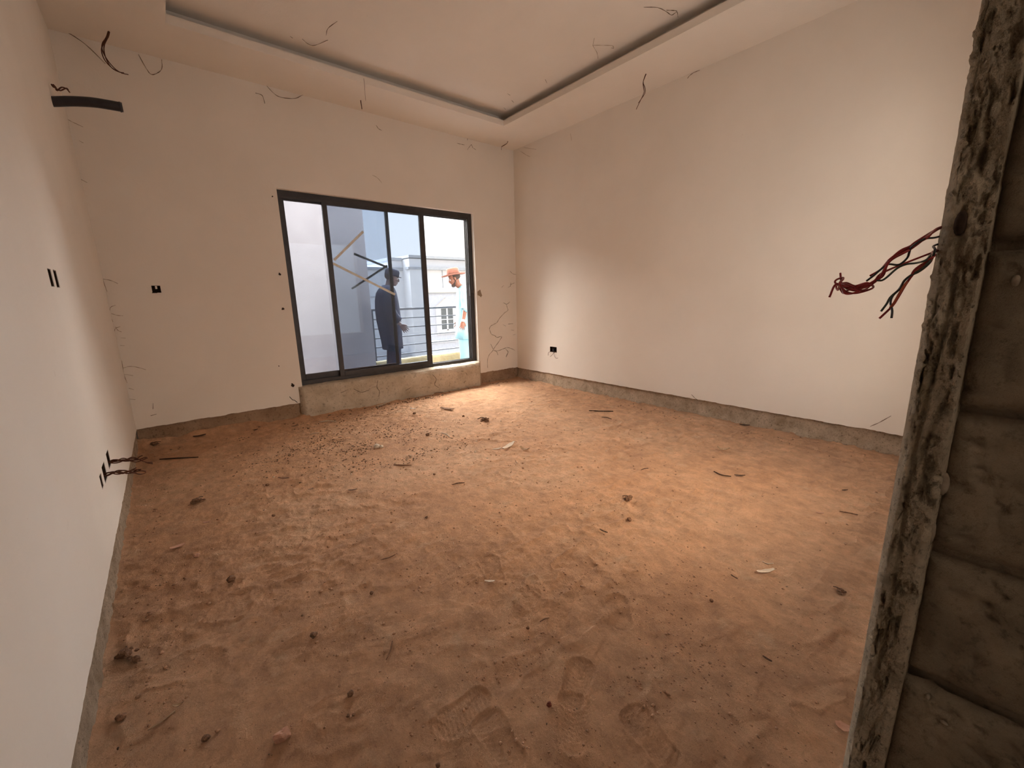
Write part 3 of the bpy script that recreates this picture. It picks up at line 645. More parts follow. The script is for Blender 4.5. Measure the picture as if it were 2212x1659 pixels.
# ragged mortar edge strip
zs = np.arange(0.0, 1.75, 0.0027)
nprof = 44
R = []
ts = np.linspace(0, 1, nprof)
base = []
for t_ in ts:                                   # wraps: room face -> corner -> reveal -> ridge -> into the block face
    if t_ < 0.25: base.append((XJ+0.06*(1-t_/0.25)+0.004, YF+0.003))
    else:
        s_ = (t_-0.25)/0.75; base.append((XJ+0.004*(1-min(1, s_*6)), YF-s_*0.050))
base = np.array(base)
Zg, Tg = np.meshgrid(zs, ts, indexing='ij')
bx_ = base[:, 0][None, :]+0*Zg; by_ = base[:, 1][None, :]+0*Zg
s1 = fbm(Tg*3.1+2, Zg*7, o=4); s2 = fbm(Tg*9, Zg*30, o=5, g=0.62); s3 = vnoise(Zg*3.2, Zg*0+7.7); s4 = fbm(Tg*14+5, Zg*95, o=4, g=0.7)
ridge = np.exp(-((Tg-0.93-0.05*s3)/0.05)**2)*0.011*(0.7+0.6*vnoise(Zg*11, Zg*0))
groove = np.exp(-((Tg-0.52-0.10*vnoise(Zg*4, Zg*0+3))/0.045)**2)*0.009*np.clip(0.5+vnoise(Zg*6, Zg*0+11)*1.3, 0, 1.3)
pit = 0.020*np.clip(s2-0.12, 0, 1)*2 + 0.0055*s4 + 0.012*np.clip(s4-0.25, 0, 1)
reveal = np.clip((Tg-0.25)/0.1, 0, 1)
dx = reveal*(-ridge + groove + pit - 0.010*s1) + (1-reveal)*0.002*s1
tail = np.clip((Tg-0.965)/0.035, 0, 1)*0.030
dy = 0.006*s3*(Tg > 0.9) + np.exp(-((Tg-0.25)/0.07)**2)*(-0.006+0.007*s2+0.006*s3+0.007*s4)
Vx = bx_+dx+tail; Vy = by_+dy
V = np.stack([Vx, Vy, Zg], -1).reshape(-1, 3)
nz, nt = Zg.shape; i = np.arange(nz*nt).reshape(nz, nt)
F = np.stack([i[:-1, :-1], i[:-1, 1:], i[1:, 1:], i[1:, :-1]], -1).reshape(-1, 4)
mj = link_mesh('mortar_edge', np_mesh('mortar_edge', V, F), M['jamb'], wall_front, smooth=True)
# blocks of the reveal, one object each, joints recessed
MB().box(XJ+0.032, XJ+0.05, YF-0.225, YS+0.005, 0, 2.25).build('mortar_bed', M['block'], wall_front)
def rough_block(name, x, y0, y1, z0, z1, seed, material, parent, amp=0.004):
    ys_ = np.arange(y0, y1+0.004, 0.0052); zz = np.arange(z0, z1+0.004, 0.0052)
    A, B = np.meshgrid(ys_, zz)
    e = np.minimum(np.minimum(A-y0, y1-A), np.minimum(B-z0, z1-B)); e = np.clip(e, 0, None)
    jag = 0.004*fbm(A*40+seed, B*40, o=3)
    D = -0.020*np.exp(-np.clip(e+jag, 0, 1)/0.007) + amp*1.5*fbm(A*12+seed, B*12, o=6, g=0.72) - 0.010*np.clip(fbm(A*55+seed, B*55, o=3)-0.22, 0, 1)*2
    V = np.stack([x-D, A, B], -1).reshape(-1, 3); ny_, nx_ = A.shape
    i = np.arange(ny_*nx_).reshape(ny_, nx_)
    F = np.stack([i[:-1, :-1], i[1:, :-1], i[1:, 1:], i[:-1, 1:]], -1).reshape(-1, 4)
    return link_mesh(name, np_mesh(name, V, F), material, parent, smooth=True)
joints = [0.0, 0.20, 0.425, 0.652, 0.872, 1.095, 1.32, 1.545, 1.77, 1.99, 2.25]
for k in range(len(joints)-1):
    ya = YS+0.001-(0.004 if k % 2 else 0.0)
    rough_block('concrete_block', XJ+0.006+0.003*math.sin(k*2.3), YF-0.225, ya, joints[k]+0.006, joints[k+1]-0.007, k*5.1, M['block'], wall_front)
# mortar smears and lime spots
for (y, z, sy, sz, c) in ((-4.897, 0.985, 0.009, 0.020, 'sill'), (-4.896, 0.905, 0.006, 0.024, 'ext_warm'), (-4.925, 1.275, 0.004, 0.008, 'ext_warm'), (-4.938, 1.322, 0.004, 0.009, 'ext_warm'), (-4.93, 0.63, 0.003, 0.005, 'ext_warm'), (-4.953, 0.60, 0.005, 0.003, 'ext_warm')):
    MB().ell((XJ+0.004, y, z), (0.004, sy, sz), nu=9, nv=6).build('lime_spot', noisy('lime_spot_%d' % int(z*1000), (0.20, 0.16, 0.12), (0.30, 0.25, 0.19), 60), wall_front, smooth=True)
# conduit hole in the broken edge
hole = MB().ell((XJ-0.001, -4.866, 1.352), (0.010, 0.0065, 0.0165), nu=12, nv=8).build('conduit_hole', M['hole'], wall_front, smooth=True)

# --- ceiling: flat band, recessed tray with an open cove
TX0, TX1, TY0, TY1 = -3.857, -0.66, -4.25, -0.605
c = MB()
c.box(XL-0.05, TX0, YF-0.2, 0.05, H, H+0.012); c.box(TX1, XR+0.05, YF-0.2, 0.05, H, H+0.012)
c.box(TX0, TX1, TY1, 0.05, H, H+0.012); c.box(TX0, TX1, YF-0.2, TY0, H, H+0.012)
ceiling = c.build('ceiling', M['paint']); tag(ceiling, **ST)
LIP = H+0.062
f = MB(); th = 0.012
f.box(TX0-th, TX0, TY0, TY1, H+0.012, LIP); f.box(TX1, TX1+th, TY0, TY1, H+0.012, LIP)
f.box(TX0-th, TX1+th, TY1, TY1+th, H+0.012, LIP); f.box(TX0-th, TX1+th, TY0-th, TY0, H+0.012, LIP)
f.build('tray_lip', M['paint'], ceiling)
UC = 3.45
k_ = 0.13
f = MB()
f.box(TX0-k_-0.1, TX1+k_+0.1, TY0-k_-0.1, TY1+k_+0.1, UC, UC+0.02)
f.box(TX0-k_-0.02, TX0-k_, TY0-k_, TY1+k_, H+0.012, UC); f.box(TX1+k_, TX1+k_+0.02, TY0-k_, TY1+k_, H+0.012, UC)
f.box(TX0-k_, TX1+k_, TY1+k_, TY1+k_+0.02, H+0.012, UC); f.box(TX0-k_, TX1+k_, TY0-k_-0.02, TY0-k_, H+0.012, UC)
f.build('tray_ceiling', M['paint'], ceiling)
MB().box(XL-0.3, XR+0.3, YF-0.3, 0.22, 3.60, 3.75).build('roof_slab', M['paint'], ceiling)

# --- corridor behind the doorway (behind the camera)
c = MB(); c.box(XL-0.1, -3.0, -7.7, -7.55, -0.1, 3.4); c.box(-3.1, -2.95, -7.6, YF-0.2, -0.1, 3.4); c.box(XL-0.1, -2.95, -7.7, YF-0.2, 2.95, 3.1)
o = c.build('wall_corridor', M['paint']); tag(o, **ST)
o = MB().box(XL-0.1, -2.95, -7.7, -5.28, -0.1, -0.008).build('trim_3', M['floor']); tag(o, **ST)

# ------------------------------------------------------------------ window
win = empty('window_1', ((WX0+WX1)/2, 0.1, WZ0)); win['kind'] = 'structure'
def wp(mb, name, material, parent=None, bevel=0.0, smooth=False):
    mb.v = [(x-win.location.x, y-win.location.y, z-win.location.z) for x, y, z in mb.v]
    return mb.build(name, material, parent or win, smooth, bevel)
fr = MB()
fy0, fy1 = 0.055, 0.165
fr.box(WX0, WX0+0.042, fy0, fy1, 0.345, WZ1).box(WX1-0.058, WX1, fy0, fy1, 0.345, WZ1)
fr.box(WX0+0.042, WX1-0.058, fy0, fy1, WZ1-0.052, WZ1).box(WX0+0.042, WX1-0.058, fy0, fy1, 0.345, 0.372)
for y in (0.058, 0.102, 0.15):                                 # tracks
    fr.box(WX0+0.042, WX1-0.058, y, y+0.004, 0.372, 0.392); fr.box(WX0+0.042, WX1-0.058, y, y+0.004, WZ1-0.075, WZ1-0.052)
for y in (0.064, 0.10, 0.135):
    fr.box(WX1-0.066, WX1-0.058, y, y+0.006, 0.38, WZ1-0.06)
wp(fr, 'outer_frame', M['alu'])
def sash(x0, x1, y0, y1, sl, sr, zb, zt, rb, rt, gm):
    s = MB(); s.box(x0, x0+sl, y0, y1, zb, zt).box(x1-sr, x1, y0, y1, zb, zt)
    s.box(x0+sl, x1-sr, y0, y1, zb, zb+rb).box(x0+sl, x1-sr, y0, y1, zt-rt, zt)
    o = wp(s, 'sliding_sash', M['alu'], bevel=0.002)
    ym = (y0+y1)/2
    g = MB().box(x0+sl, x1-sr, ym-0.0025, ym+0.0025, zb+rb, zt-rt)
    wp(g, 'pane', gm, o)
    return o
sashL = sash(-3.086, -1.918, 0.112, 0.140, 0.032, 0.040, 0.392, 2.335, 0.065, 0.035, M['glass'])
sashM = sash(-2.690, -1.462, 0.066, 0.096, 0.052, 0.066, 0.385, 2.335, 0.055, 0.042, M['glass_blue'])
def tape(p, q, y, w, material, parent):
    p = Vector((p[0], y, p[1])); q = Vector((q[0], y, q[1])); d = (q-p).normalized(); n = Vector((-d.z, 0, d.x))*w/2
    V = []
    K = 6
    for i in range(K+1):
        c_ = p.lerp(q, i/K); j = 0.002*math.sin(i*2.7)
        V += [c_+n*(1+j*20), c_-n]
    V2 = [v+Vector((0, 0.0008, 0)) for v in V]
    F = []
    m = len(V)
    for i in range(K): F += [[2*i, 2*i+1, 2*i+3, 2*i+2], [m+2*i, m+2*i+2, m+2*i+3, m+2*i+1], [2*i, 2*i+2, m+2*i+2, m+2*i], [2*i+1, m+2*i+1, m+2*i+3, 2*i+3]]
    F += [[0, m, m+1, 1], [m-2, m-1, 2*m-1, 2*m-2]]
    mb = MB(); mb.add(V+V2, F)
    return wp(mb, 'tape_strip', material, parent)
tape((-2.256, 2.046), (-2.620, 1.712), 0.076, 0.026, M['tape'], sashM)
tape((-2.635, 1.676), (-1.925, 1.322), 0.076, 0.026, M['tape'], sashM)
tape((-2.375, 1.797), (-1.975, 1.652), 0.122, 0.026, M['tape_dark'], sashL)
tape((-1.975, 1.675), (-2.439, 1.397), 0.122, 0.024, M['tape_dark'], sashL)
# handle latch on the right jamb
wp(MB().box(WX1-0.075, WX1-0.062, 0.045, 0.06, 1.28, 1.42), 'latch', M['alu'])

# ------------------------------------------------------------------ balcony
o = MB().box(-6.5, 3.5, 0.2, 2.05, -0.15, 0.0).build('floor_balcony', M['pier']); o.name = 'trim_4'; tag(o, **ST)
pier = MB().box(-6.5, -1.535, 1.9, 2.15, -0.2, 2.85).build('wall_balcony', M['pier'], bevel=0.01); tag(pier, **ST)
strip('trim_5', lambda u, v, d: (u, 1.90+d, v), -4.2, -1.54, 0.16, 0.02, M['cement'], 31, du=0.02, n=8)
kb = empty('balcony_kerb', (0.9, 1.98, 0)); tag(kb, 'low yellowish sunlit cement kerb under the balcony railing', 'kerb')
us = np.arange(-1.535, 3.4, 0.025); V = []; 
kp = [(-0.1, -0.09), (0.05, -0.09), (0.12, -0.09), (0.18, -0.088), (0.215, -0.08), (0.225, -0.05), (0.225, 0.05), (0.2, 0.09), (0.0, 0.09), (-0.1, 0.09)]
for z_, d_ in kp:
    for u in us:
        a = 0.012*float(fbm(np.array(u*6), np.array(z_*9), o=3)); V.append((u-0.9, d_+a*(d_ < 0), z_+a))
nx = len(us); F = [[a*nx+b, a*nx+b+1, (a+1)*nx+b+1, (a+1)*nx+b] for a in range(len(kp)-1) for b in range(nx-1)]
F += [[a*nx for a in range(len(kp))], [a*nx+nx-1 for a in range(len(kp))][::-1]]
link_mesh('kerb_body', raw('kerb_body', V, F), M['kerb'], kb, smooth=True)

rl = empty('balcony_railing', (0.9, 1.97, 0.2)); tag(rl, 'dark metal balcony railing with thin horizontal bars outside the window', 'railing')
def rp(mb, name): 
    mb.v = [(x-0.9, y-1.97, z-0.2) for x, y, z in mb.v]; return mb.build(name, M['rail'], rl)
rp(MB().box(-1.535, 3.3, 1.945, 1.995, 1.075, 1.11), 'top_rail')
for z_ in (0.935, 0.775, 0.615, 0.46, 0.305):
    rp(MB().box(-1.50, 3.3, 1.962, 1.978, z_-0.009, z_+0.009), 'bar')
for x_ in (-1.515, -0.50, 0.75, 2.0, 3.2):
    rp(MB().box(x_-0.022, x_+0.022, 1.95, 1.99, 0.236, 1.075), 'post')

# ------------------------------------------------------------------ houses opposite
gr = MB().box(-60, 70, 2.2, 120, -4.6, -4.5).build('ground', M['ground']); tag(gr, kind='structure')
bd = empty('opposite_house', (10, 20, -4.5)); tag(bd, 'pale two-storey house with a stepped parapet and gabled window beyond the railing', 'house')
def hp(mb, name, material, parent=None, bevel=0.0):
    mb.v = [(x-10, y-20, z+4.5) for x, y, z in mb.v]; return mb.build(name, material, parent or bd, False, bevel)
hp(MB().box(8.25, 26, 20.0, 30, 1.6, 3.72), 'upper_wall', M['ext'])
hp(MB().box(9.15, 26, 20.0, 30, -4.5, 1.6), 'lower_wall', M['ext_grey'])
hp(MB().box(8.0, 9.15, 19.6, 30, -4.5, 3.70), 'corner_pier', M['ext'])
hp(MB().box(7.2, 8.02, 20.6, 30, -4.5, 3.66), 'side_wall', M['ext'])
hp(MB().box(2.0, 7.25, 21.0, 30, -4.5, 3.10), 'wing_wall', M['ext'])
hp(MB().box(1.9, 7.2, 20.85, 30.1, 3.06, 3.22), 'wing_cornice', M['ext_mold'])
hp(MB().box(7.1, 8.05, 20.5, 30.1, 3.62, 3.80).box(7.95, 26.1, 19.5, 30.1, 3.74, 3.90), 'parapet_moulding', M['ext_mold'])
hp(MB().box(7.1, 8.0, 20.5, 20.65, 3.02, 3.2).box(7.9, 26.1, 19.55, 20.05, 3.05, 3.20), 'cornice', M['ext_mold'])
hp(MB().box(9.1, 26.1, 19.85, 20.02, 1.62, 1.92), 'ledge', M['ext_warm'])
hp(MB().box(9.1, 26.1, 19.9, 20.02, 1.54, 1.62), 'painted_ledge_shadow', M['ext_mold'])  # grey strip stands in for the shadow under the ledge
for x_ in (10.52, 12.9, 15.3):
    hp(MB().box(x_, x_+0.05, 19.96, 20.02, 1.92, 3.05), 'pilaster_joint', M['ext_mold'])
hp(MB().box(2.0, 7.25, 20.95, 21.02, 1.38, 1.45), 'string_course', M['ext_mold'])
hp(MB().box(9.1, 26.1, 19.9, 20.03, -1.72, -1.55), 'lower_band', M['ext'])
hp(MB().box(9.1, 26.1, 19.85, 20.03, -2.6, -2.45), 'lower_band', M['ext'])
# gabled window
g = MB(); g.add([(9.80, 19.80, 0.66), (11.45, 19.80, 0.60), (10.64, 19.80, 1.27), (9.80, 20.02, 0.66), (11.45, 20.02, 0.60), (10.64, 20.02, 1.27)], [[0, 1, 2], [3, 5, 4], [0, 3, 4, 1], [1, 4, 5, 2], [2, 5, 3, 0]])
hp(g, 'gable', M['ext_warm'])
hp(MB().box(9.85, 11.35, 19.86, 20.02, -1.15, 0.66), 'window_surround', M['ext'])
wfm = MB(); 
wfm.box(10.10, 10.16, 19.78, 19.87, -0.90, 0.62).box(11.10, 11.16, 19.78, 19.87, -0.90, 0.62).box(10.58, 10.68, 19.78, 19.87, -0.90, 0.62)
wfm.box(10.16, 11.1, 19.78, 19.87, 0.56, 0.62).box(10.16, 11.1, 19.78, 19.87, -0.90, -0.84).box(10.16, 11.1, 19.79, 19.87, -0.20, -0.15)
wo = hp(wfm, 'window', M['ext'])
for (xa, xb) in ((10.16, 10.58), (10.68, 11.1)):
    for (za, zb) in ((-0.84, -0.20), (-0.15, 0.56)):
        hp(MB().box(xa, xb, 19.835, 19.865, za, zb), 'pane', M['winglass'], wo)
# lean-to roof wedge low down
g = MB(); g.add([(7.0, 20.0, -2.0), (7.9, 20.0, -2.35), (7.9, 20.0, -2.6), (7.0, 20.0, -2.5), (7.0, 20.55, -2.0), (7.9, 20.55, -2.35), (7.9, 20.55, -2.6), (7.0, 20.55, -2.5)], [[0, 3, 2, 1], [4, 5, 6, 7], [0, 1, 5, 4], [1, 2, 6, 5], [2, 3, 7, 6], [3, 0, 4, 7]])
hp(g, 'lean_to_roof', M['ext_mold'])

# ------------------------------------------------------------------ people
def ering(c, rx, ry, n=28, rot=0.0, wob=0.0, ph=0.0, tilt=0.0):
    R = []
    for k in range(n):
        a = 2*PI*k/n; w = 1+wob*math.sin(a*5+ph)+wob*0.6*math.sin(a*9-ph*1.7)
        x = rx*math.cos(a)*w; y = ry*math.sin(a)*w
        R.append((c[0]+x*math.cos(rot)-y*math.sin(rot), c[1]+x*math.sin(rot)+y*math.cos(rot), c[2]+x*tilt))
    return R
def head_mesh(mb, c, pitch):
    Mx = Matrix.Rotation(pitch, 3, 'Y')
    def P(v): return Vector(c) + Mx @ Vector(v)
    mb.ell(P((-0.008, 0, 0.035)), (0.098, 0.077, 0.095), Mx, 22, 14)      # cranium
    mb.ell(P((0.030, 0, -0.020)), (0.062, 0.062, 0.090), Mx, 18, 12)      # face
    mb.ell(P((0.045, 0, -0.080)), (0.042, 0.040, 0.034), Mx, 14, 8)       # jaw, chin
    mb.ell(P((0.080, 0, 0.028)), (0.016, 0.052, 0.012), Mx, 12, 8)        # brow
    mb.ell(P((0.096, 0, -0.012)), (0.017, 0.011, 0.026), Mx @ Matrix.Rotation(-0.35, 3, 'Y'), 10, 8)   # nose bridge
    mb.ell(P((0.103, 0, -0.030)), (0.014, 0.017, 0.010), Mx, 10, 8)       # nose tip
    mb.ell(P((0.089, 0, -0.053)), (0.011, 0.024, 0.006), Mx, 10, 6)       # upper lip
    mb.ell(P((0.086, 0, -0.064)), (0.011, 0.021, 0.007), Mx, 10, 6)       # lower lip
    for s in (-1, 1):
        mb.ell(P((-0.005, s*0.080, -0.005)), (0.020, 0.008, 0.032), Mx @ Matrix.Rotation(s*0.35, 3, 'Z'), 12, 8)  # ear
        mb.ell(P((0.062, s*0.040, -0.018)), (0.022, 0.022, 0.018), Mx, 10, 8)    # cheek bone
    return P, Mx
def hand(mb, wrist, direction, side, curl=0.35):
    """palm and five separate fingers; direction = along the hand, side = +1/-1 where the thumb leaves"""
    d = Vector(direction).normalized(); n = Vector((0, side, 0)); n = (n-d*n.dot(d)).normalized(); f = d.cross(n)   # f = across the palm
    w = Vector(wrist)
    Mx = Matrix((f, n, d)).transposed()
    mb.ell(w+d*0.048, (0.042, 0.017, 0.052), Mx, 14, 8)
    L = [0.066, 0.076, 0.080, 0.070, 0.056]
    for i, off in enumerate((-0.030, -0.010, 0.010, 0.029)):
        ln = (0.072, 0.082, 0.076, 0.060)[i]; b = w+d*0.078+f*off; spread = f*off*0.55
        p1 = b+d*ln*0.42+spread*0.5; p2 = p1+(d*0.9-n*curl*0.6).normalized()*ln*0.32+spread*0.3; p3 = p2+(d*0.75-n*curl).normalized()*ln*0.26
        mb.tube([b-d*0.03, b, p1, p2, p3], [0.010, 0.010, 0.0095, 0.009, 0.006], 8)
    b = w+d*0.030-f*0.034
    mb.tube([b+f*0.015-d*0.01, b, b+d*0.030-f*0.020, b+d*0.058-f*0.026], [0.013, 0.013, 0.011, 0.007], 8)
def person(loc, rz, o_):
    r = empty('person', loc, rz); tag(r, o_['label'], 'person', 'people on the balcony')
    b = MB(); k = o_.get('k', 1.0)
    hx = o_['head'][0]; hz = o_['head'][1]
    P, Mx = head_mesh(b, (hx, 0, hz), o_['pitch'])
    # neck, torso, hips, legs
    b.tube([(hx-0.03, 0, hz-0.01), (hx-0.055, 0, hz-0.10), (0.0, 0, 1.42), (0.0, 0, 1.36)], [0.052, 0.054, 0.060, 0.07], 14)
    b.rings([ering((0.00, 0, z), a, c_, 20) for z, a, c_ in ((0.86, 0.06, 0.10), (0.90, 0.095, 0.150), (1.0, 0.10, 0.145), (1.10, 0.09, 0.13), (1.25, 0.105, 0.15), (1.36, 0.09, 0.165), (1.42, 0.055, 0.12), (1.455, 0.03, 0.05))])
    for s in (-1, 1):
        st = o_['step']*s
        hipx = 0.0; knee = (0.03+st*0.5, s*0.095, 0.50); ank = (st, s*0.10, 0.09)
        b.tube([(hipx, s*0.085, 0.92), (0.01+st*0.25, s*0.09, 0.72), knee, (knee[0]*0.4+ank[0]*0.6-0.015, s*0.10, 0.32), ank], [0.088, 0.078, 0.056, 0.052, 0.036], 14)
        b.ell((ank[0]+0.06, s*0.10, 0.035), (0.125, 0.045, 0.035), None, 14, 8)
        sh, el, wr = o_['arm_l' if s > 0 else 'arm_r']
        b.tube([(0.0, s*0.10, 1.39), sh, tuple((Vector(sh)+Vector(el))/2), el, tuple((Vector(el)*0.6+Vector(wr)*0.4)), wr], [0.045, 0.052, 0.045, 0.038, 0.036, 0.025], 12)
        hand(b, wr, tuple(Vector(wr)-Vector(el)+Vector(o_.get('hdir', (0, 0, 0)))), -s if False else s)
    body = b.build('body', o_['skin'], r, True)
    m = body.modifiers.new('one_surface', 'REMESH'); m.mode = 'VOXEL'; m.voxel_size = 0.0055; m.use_smooth_shade = True
    m2 = body.modifiers.new('soften', 'SMOOTH'); m2.factor = 0.5; m2.iterations = 3
    # eyes
    for s in (-1, 1):
        e = MB().ell(P((0.076, s*0.030, 0.004)), (0.012, 0.013, 0.010), Mx, 10, 8).build('eye', o_['eye'], r, True)
        MB().ell(P((0.0865, s*0.030, 0.003)), (0.003, 0.006, 0.006), Mx, 8, 6).build('iris', M['black'], e, True)
        MB().tube([P((0.088, s*0.018, 0.026)), P((0.086, s*0.035, 0.030)), P((0.074, s*0.050, 0.026))], [0.003, 0.004, 0.002], 6).build('eyebrow', o_['hair'], r, True)
    # hair shell (lower back of the head)
    R = []
    for z, a, c_ in ((-0.035, 0.070, 0.060), (-0.01, 0.096, 0.076), (0.03, 0.104, 0.082), (0.07, 0.098, 0.078), (0.11, 0.062, 0.05), (0.130, 0.02, 0.015)):
        R.append([P((-0.016+a*math.cos(t)*(1 if math.cos(t) < 0 else 0.78), c_*math.sin(t), z)) for t in [2*PI*q/24 for q in range(24)]])
    MB().rings(R).build('hair', o_['hair'], r, True)
    if o_.get('beard'):
        bd_ = MB(); bd_.ell(P((0.062, 0, -0.098)), (0.040, 0.036, 0.034), Mx, 16, 10); bd_.ell(P((0.095, 0, -0.0455)), (0.008, 0.026, 0.005), Mx, 10, 6)
        for s in (-1, 1): bd_.tube([P((0.0, s*0.069, -0.03)), P((0.018, s*0.062, -0.06)), P((0.05, s*0.042, -0.088))], [0.006, 0.012, 0.018], 8)
        bd_.build('beard', o_['hair'], r, True)
    # robe
    wob = 0.035; rb = o_['robe']
    R = []
    for i, (cx_, z, a, c_) in enumerate(rb):
        R.append(ering((cx_, 0, z), a, c_, 48, 0, wob*(1.45-z)*1.1, z*2.2))
    g_ = MB(); g_.rings(R, cap=False)
    for s in (-1, 1):
        sh, el, wr = o_['arm_l' if s > 0 else 'arm_r']; sh = Vector(sh); el = Vector(el); wr = Vector(wr)
        end = el.lerp(wr, o_['sleeve']); 
        pts = [Vector((0, s*0.09, 1.385)), sh+Vector((0, 0, 0.004)), sh.lerp(el, 0.35), sh.lerp(el, 0.75), el.lerp(end, 0.3), end]
        sw = o_.get('sw', 1.0)
        g_.tube(catmull(pts, 4), [0.075 + (0.060*sw-0.055+0.03*sw)*0 for _ in range(0)] or [0.072*sw + 0.012*math.sin(i*0.9)*0.4 for i in range((len(pts)-1)*4+1)], 18, cap=False)
    robe = g_.build('robe', o_['cloth'], r, True)
    so = robe.modifiers.new('cloth_thickness', 'SOLIDIFY'); so.thickness = 0.005; so.offset = 1
    if o_.get('placket'):
        MB().box(0.0, 0.012, -0.018, 0.018, 1.12, 1.40).build('placket', o_['cloth'], robe).location = (0.105, 0, 0)
    # trousers
    for s in (-1, 1):
        st = o_['step']*s
        R = [ering((0.01+st*0.3, s*0.090, 0.78), 0.105, 0.098, 24), ering((0.02+st*0.55, s*0.095, 0.50), 0.092, 0.085, 24, 0, 0.03), ering((st*0.85, s*0.10, 0.28), 0.082, 0.076, 24, 0, 0.04, 1), ering((st+0.005, s*0.10, 0.10), 0.074, 0.070, 24, 0, 0.05, 2)]
        t_ = MB().rings(R, cap=False).build('trouser_leg', o_['cloth2'], r, True)
        so = t_.modifiers.new('cloth_thickness', 'SOLIDIFY'); so.thickness = 0.004; so.offset = 1
        sh_ = MB(); sh_.ell((st+0.065, s*0.10, 0.040), (0.140, 0.054, 0.042), None, 18, 10)
        sh_.build('shoe', M['shoe'], r, True)
    if o_.get('hat'):
        prof = [(0.198, 0.004), (0.190, -0.006), (0.150, -0.010), (0.106, 0.0), (0.104, 0.012), (0.101, 0.055), (0.097, 0.10), (0.085, 0.118), (0.05, 0.112), (0.012, 0.105)]
        hm = Mx @ Matrix.Rotation(-o_['pitch']*0.65, 3, 'Y')
        def hr(pr, extra=0.0):
            return [[Vector(P((-0.012, 0, 0.058))) + hm @ Vector(((rr+extra)*math.cos(t)*1.06, (rr+extra)*math.sin(t)*0.93, zz + (0.014*abs(math.sin(t))**2 if rr > 0.13 else 0))) for t in [2*PI*q/36 for q in range(36)]] for rr, zz in pr]
        top = MB().rings(hr(prof), cap=True).build('hat', M['hat'], r, True)
        so = top.modifiers.new('felt', 'SOLIDIFY'); so.thickness = 0.004
        MB().rings(hr([(0.1055, 0.006), (0.105, 0.034)], 0.002), cap=False).build('hat_band', M['hat_band'], top, True)
    if o_.get('cap'):
        prof = [(0.100, 0.0), (0.106, 0.02), (0.104, 0.07), (0.094, 0.095), (0.05, 0.108), (0.01, 0.110)]
        MB().rings([[P((-0.012+rr*math.cos(t)*1.03, rr*math.sin(t)*0.86, 0.03+zz)) for t in [2*PI*q/28 for q in range(28)]] for rr, zz in prof]).build('cap', o_['capm'], r, True)
        MB().rings([[P((0.06+rr*math.cos(t), rr*math.sin(t), 0.040-0.10*rr*math.cos(t)+zz)) for t in [2*PI*q/20 for q in range(20)]] for rr, zz in ((0.012, 0.004), (0.075, 0.002), (0.078, -0.002), (0.012, -0.003))]).build('cap_peak', o_['capm'], r, True)
    if o_.get('watch'):
        sh, el, wr = o_['arm_l']; el = Vector(el); wr = Vector(wr); d = (wr-el).normalized(); c_ = wr-d*0.015
        n_ = Vector((0.25, 1, 0)); n_ = (n_-d*n_.dot(d)).normalized(); f_ = d.cross(n_)
        pts = [c_+(n_*math.cos(t)+f_*math.sin(t))*0.031 for t in [2*PI*q/16 for q in range(17)]]
        wt = MB().rings([[c_+d*h_+(n_*math.cos(t)+f_*math.sin(t))*q_ for t in [2*PI*j/18 for j in range(18)]] for h_, q_ in ((-0.013, 0.029), (-0.013, 0.033), (0.013, 0.033), (0.013, 0.029))], cap=False).build('watch', M['white_strap'], r, True)
        MB().rings([[c_+n_*h_+(d*math.cos(t)+f_*math.sin(t))*q_ for t in [2*PI*j/18 for j in range(18)]] for h_, q_ in ((0.030, 0.021), (0.040, 0.021), (0.041, 0.018))]).build('watch_case', M['white_strap'], wt, True)
        MB().rings([[c_+n_*h_+(d*math.cos(t)+f_*math.sin(t))*q_ for t in [2*PI*j/18 for j in range(18)]] for h_, q_ in ((0.0405, 0.016), (0.0420, 0.0155))]).build('watch_dial', M['tape_dark'], wt, True)
    return r
M['hat'] = noisy('brown_felt', (0.17, 0.075, 0.055), (0.22, 0.10, 0.078), 60, 0.9, 0.0)
M['hat_band'] = noisy('hat_ribbon', (0.09, 0.04, 0.032), (0.12, 0.055, 0.042), 60, 0.7, 0.0)
M['skin'] = noisy('brown_skin', (0.13, 0.052, 0.032), (0.17, 0.07, 0.045), 40, 0.5, 0.0, 0.4)
M['skin2'] = noisy('dark_brown_skin', (0.07, 0.045, 0.05), (0.10, 0.065, 0.07), 40, 0.5, 0.0, 0.4)
M['hairm'] = noisy('black_hair', (0.03, 0.022, 0.02), (0.06, 0.045, 0.04), 200, 0.9, 0.001)
M['eye'] = mat('eye_white', (0.7, 0.66, 0.62), 0.3)
M['kaftan'] = noisy('pale_blue_cotton', (0.15, 0.285, 0.335), (0.185, 0.33, 0.385), 6, 0.9, 0.0)
M['navy'] = noisy('navy_cotton', (0.010, 0.013, 0.028), (0.016, 0.020, 0.040), 6, 0.9, 0.0)
M['shoe'] = noisy('brown_leather', (0.06, 0.03, 0.02), (0.09, 0.05, 0.03), 30, 0.5, 0.0, 0.5)
M['white_strap'] = mat('white_watch', (0.8, 0.8, 0.8), 0.4)
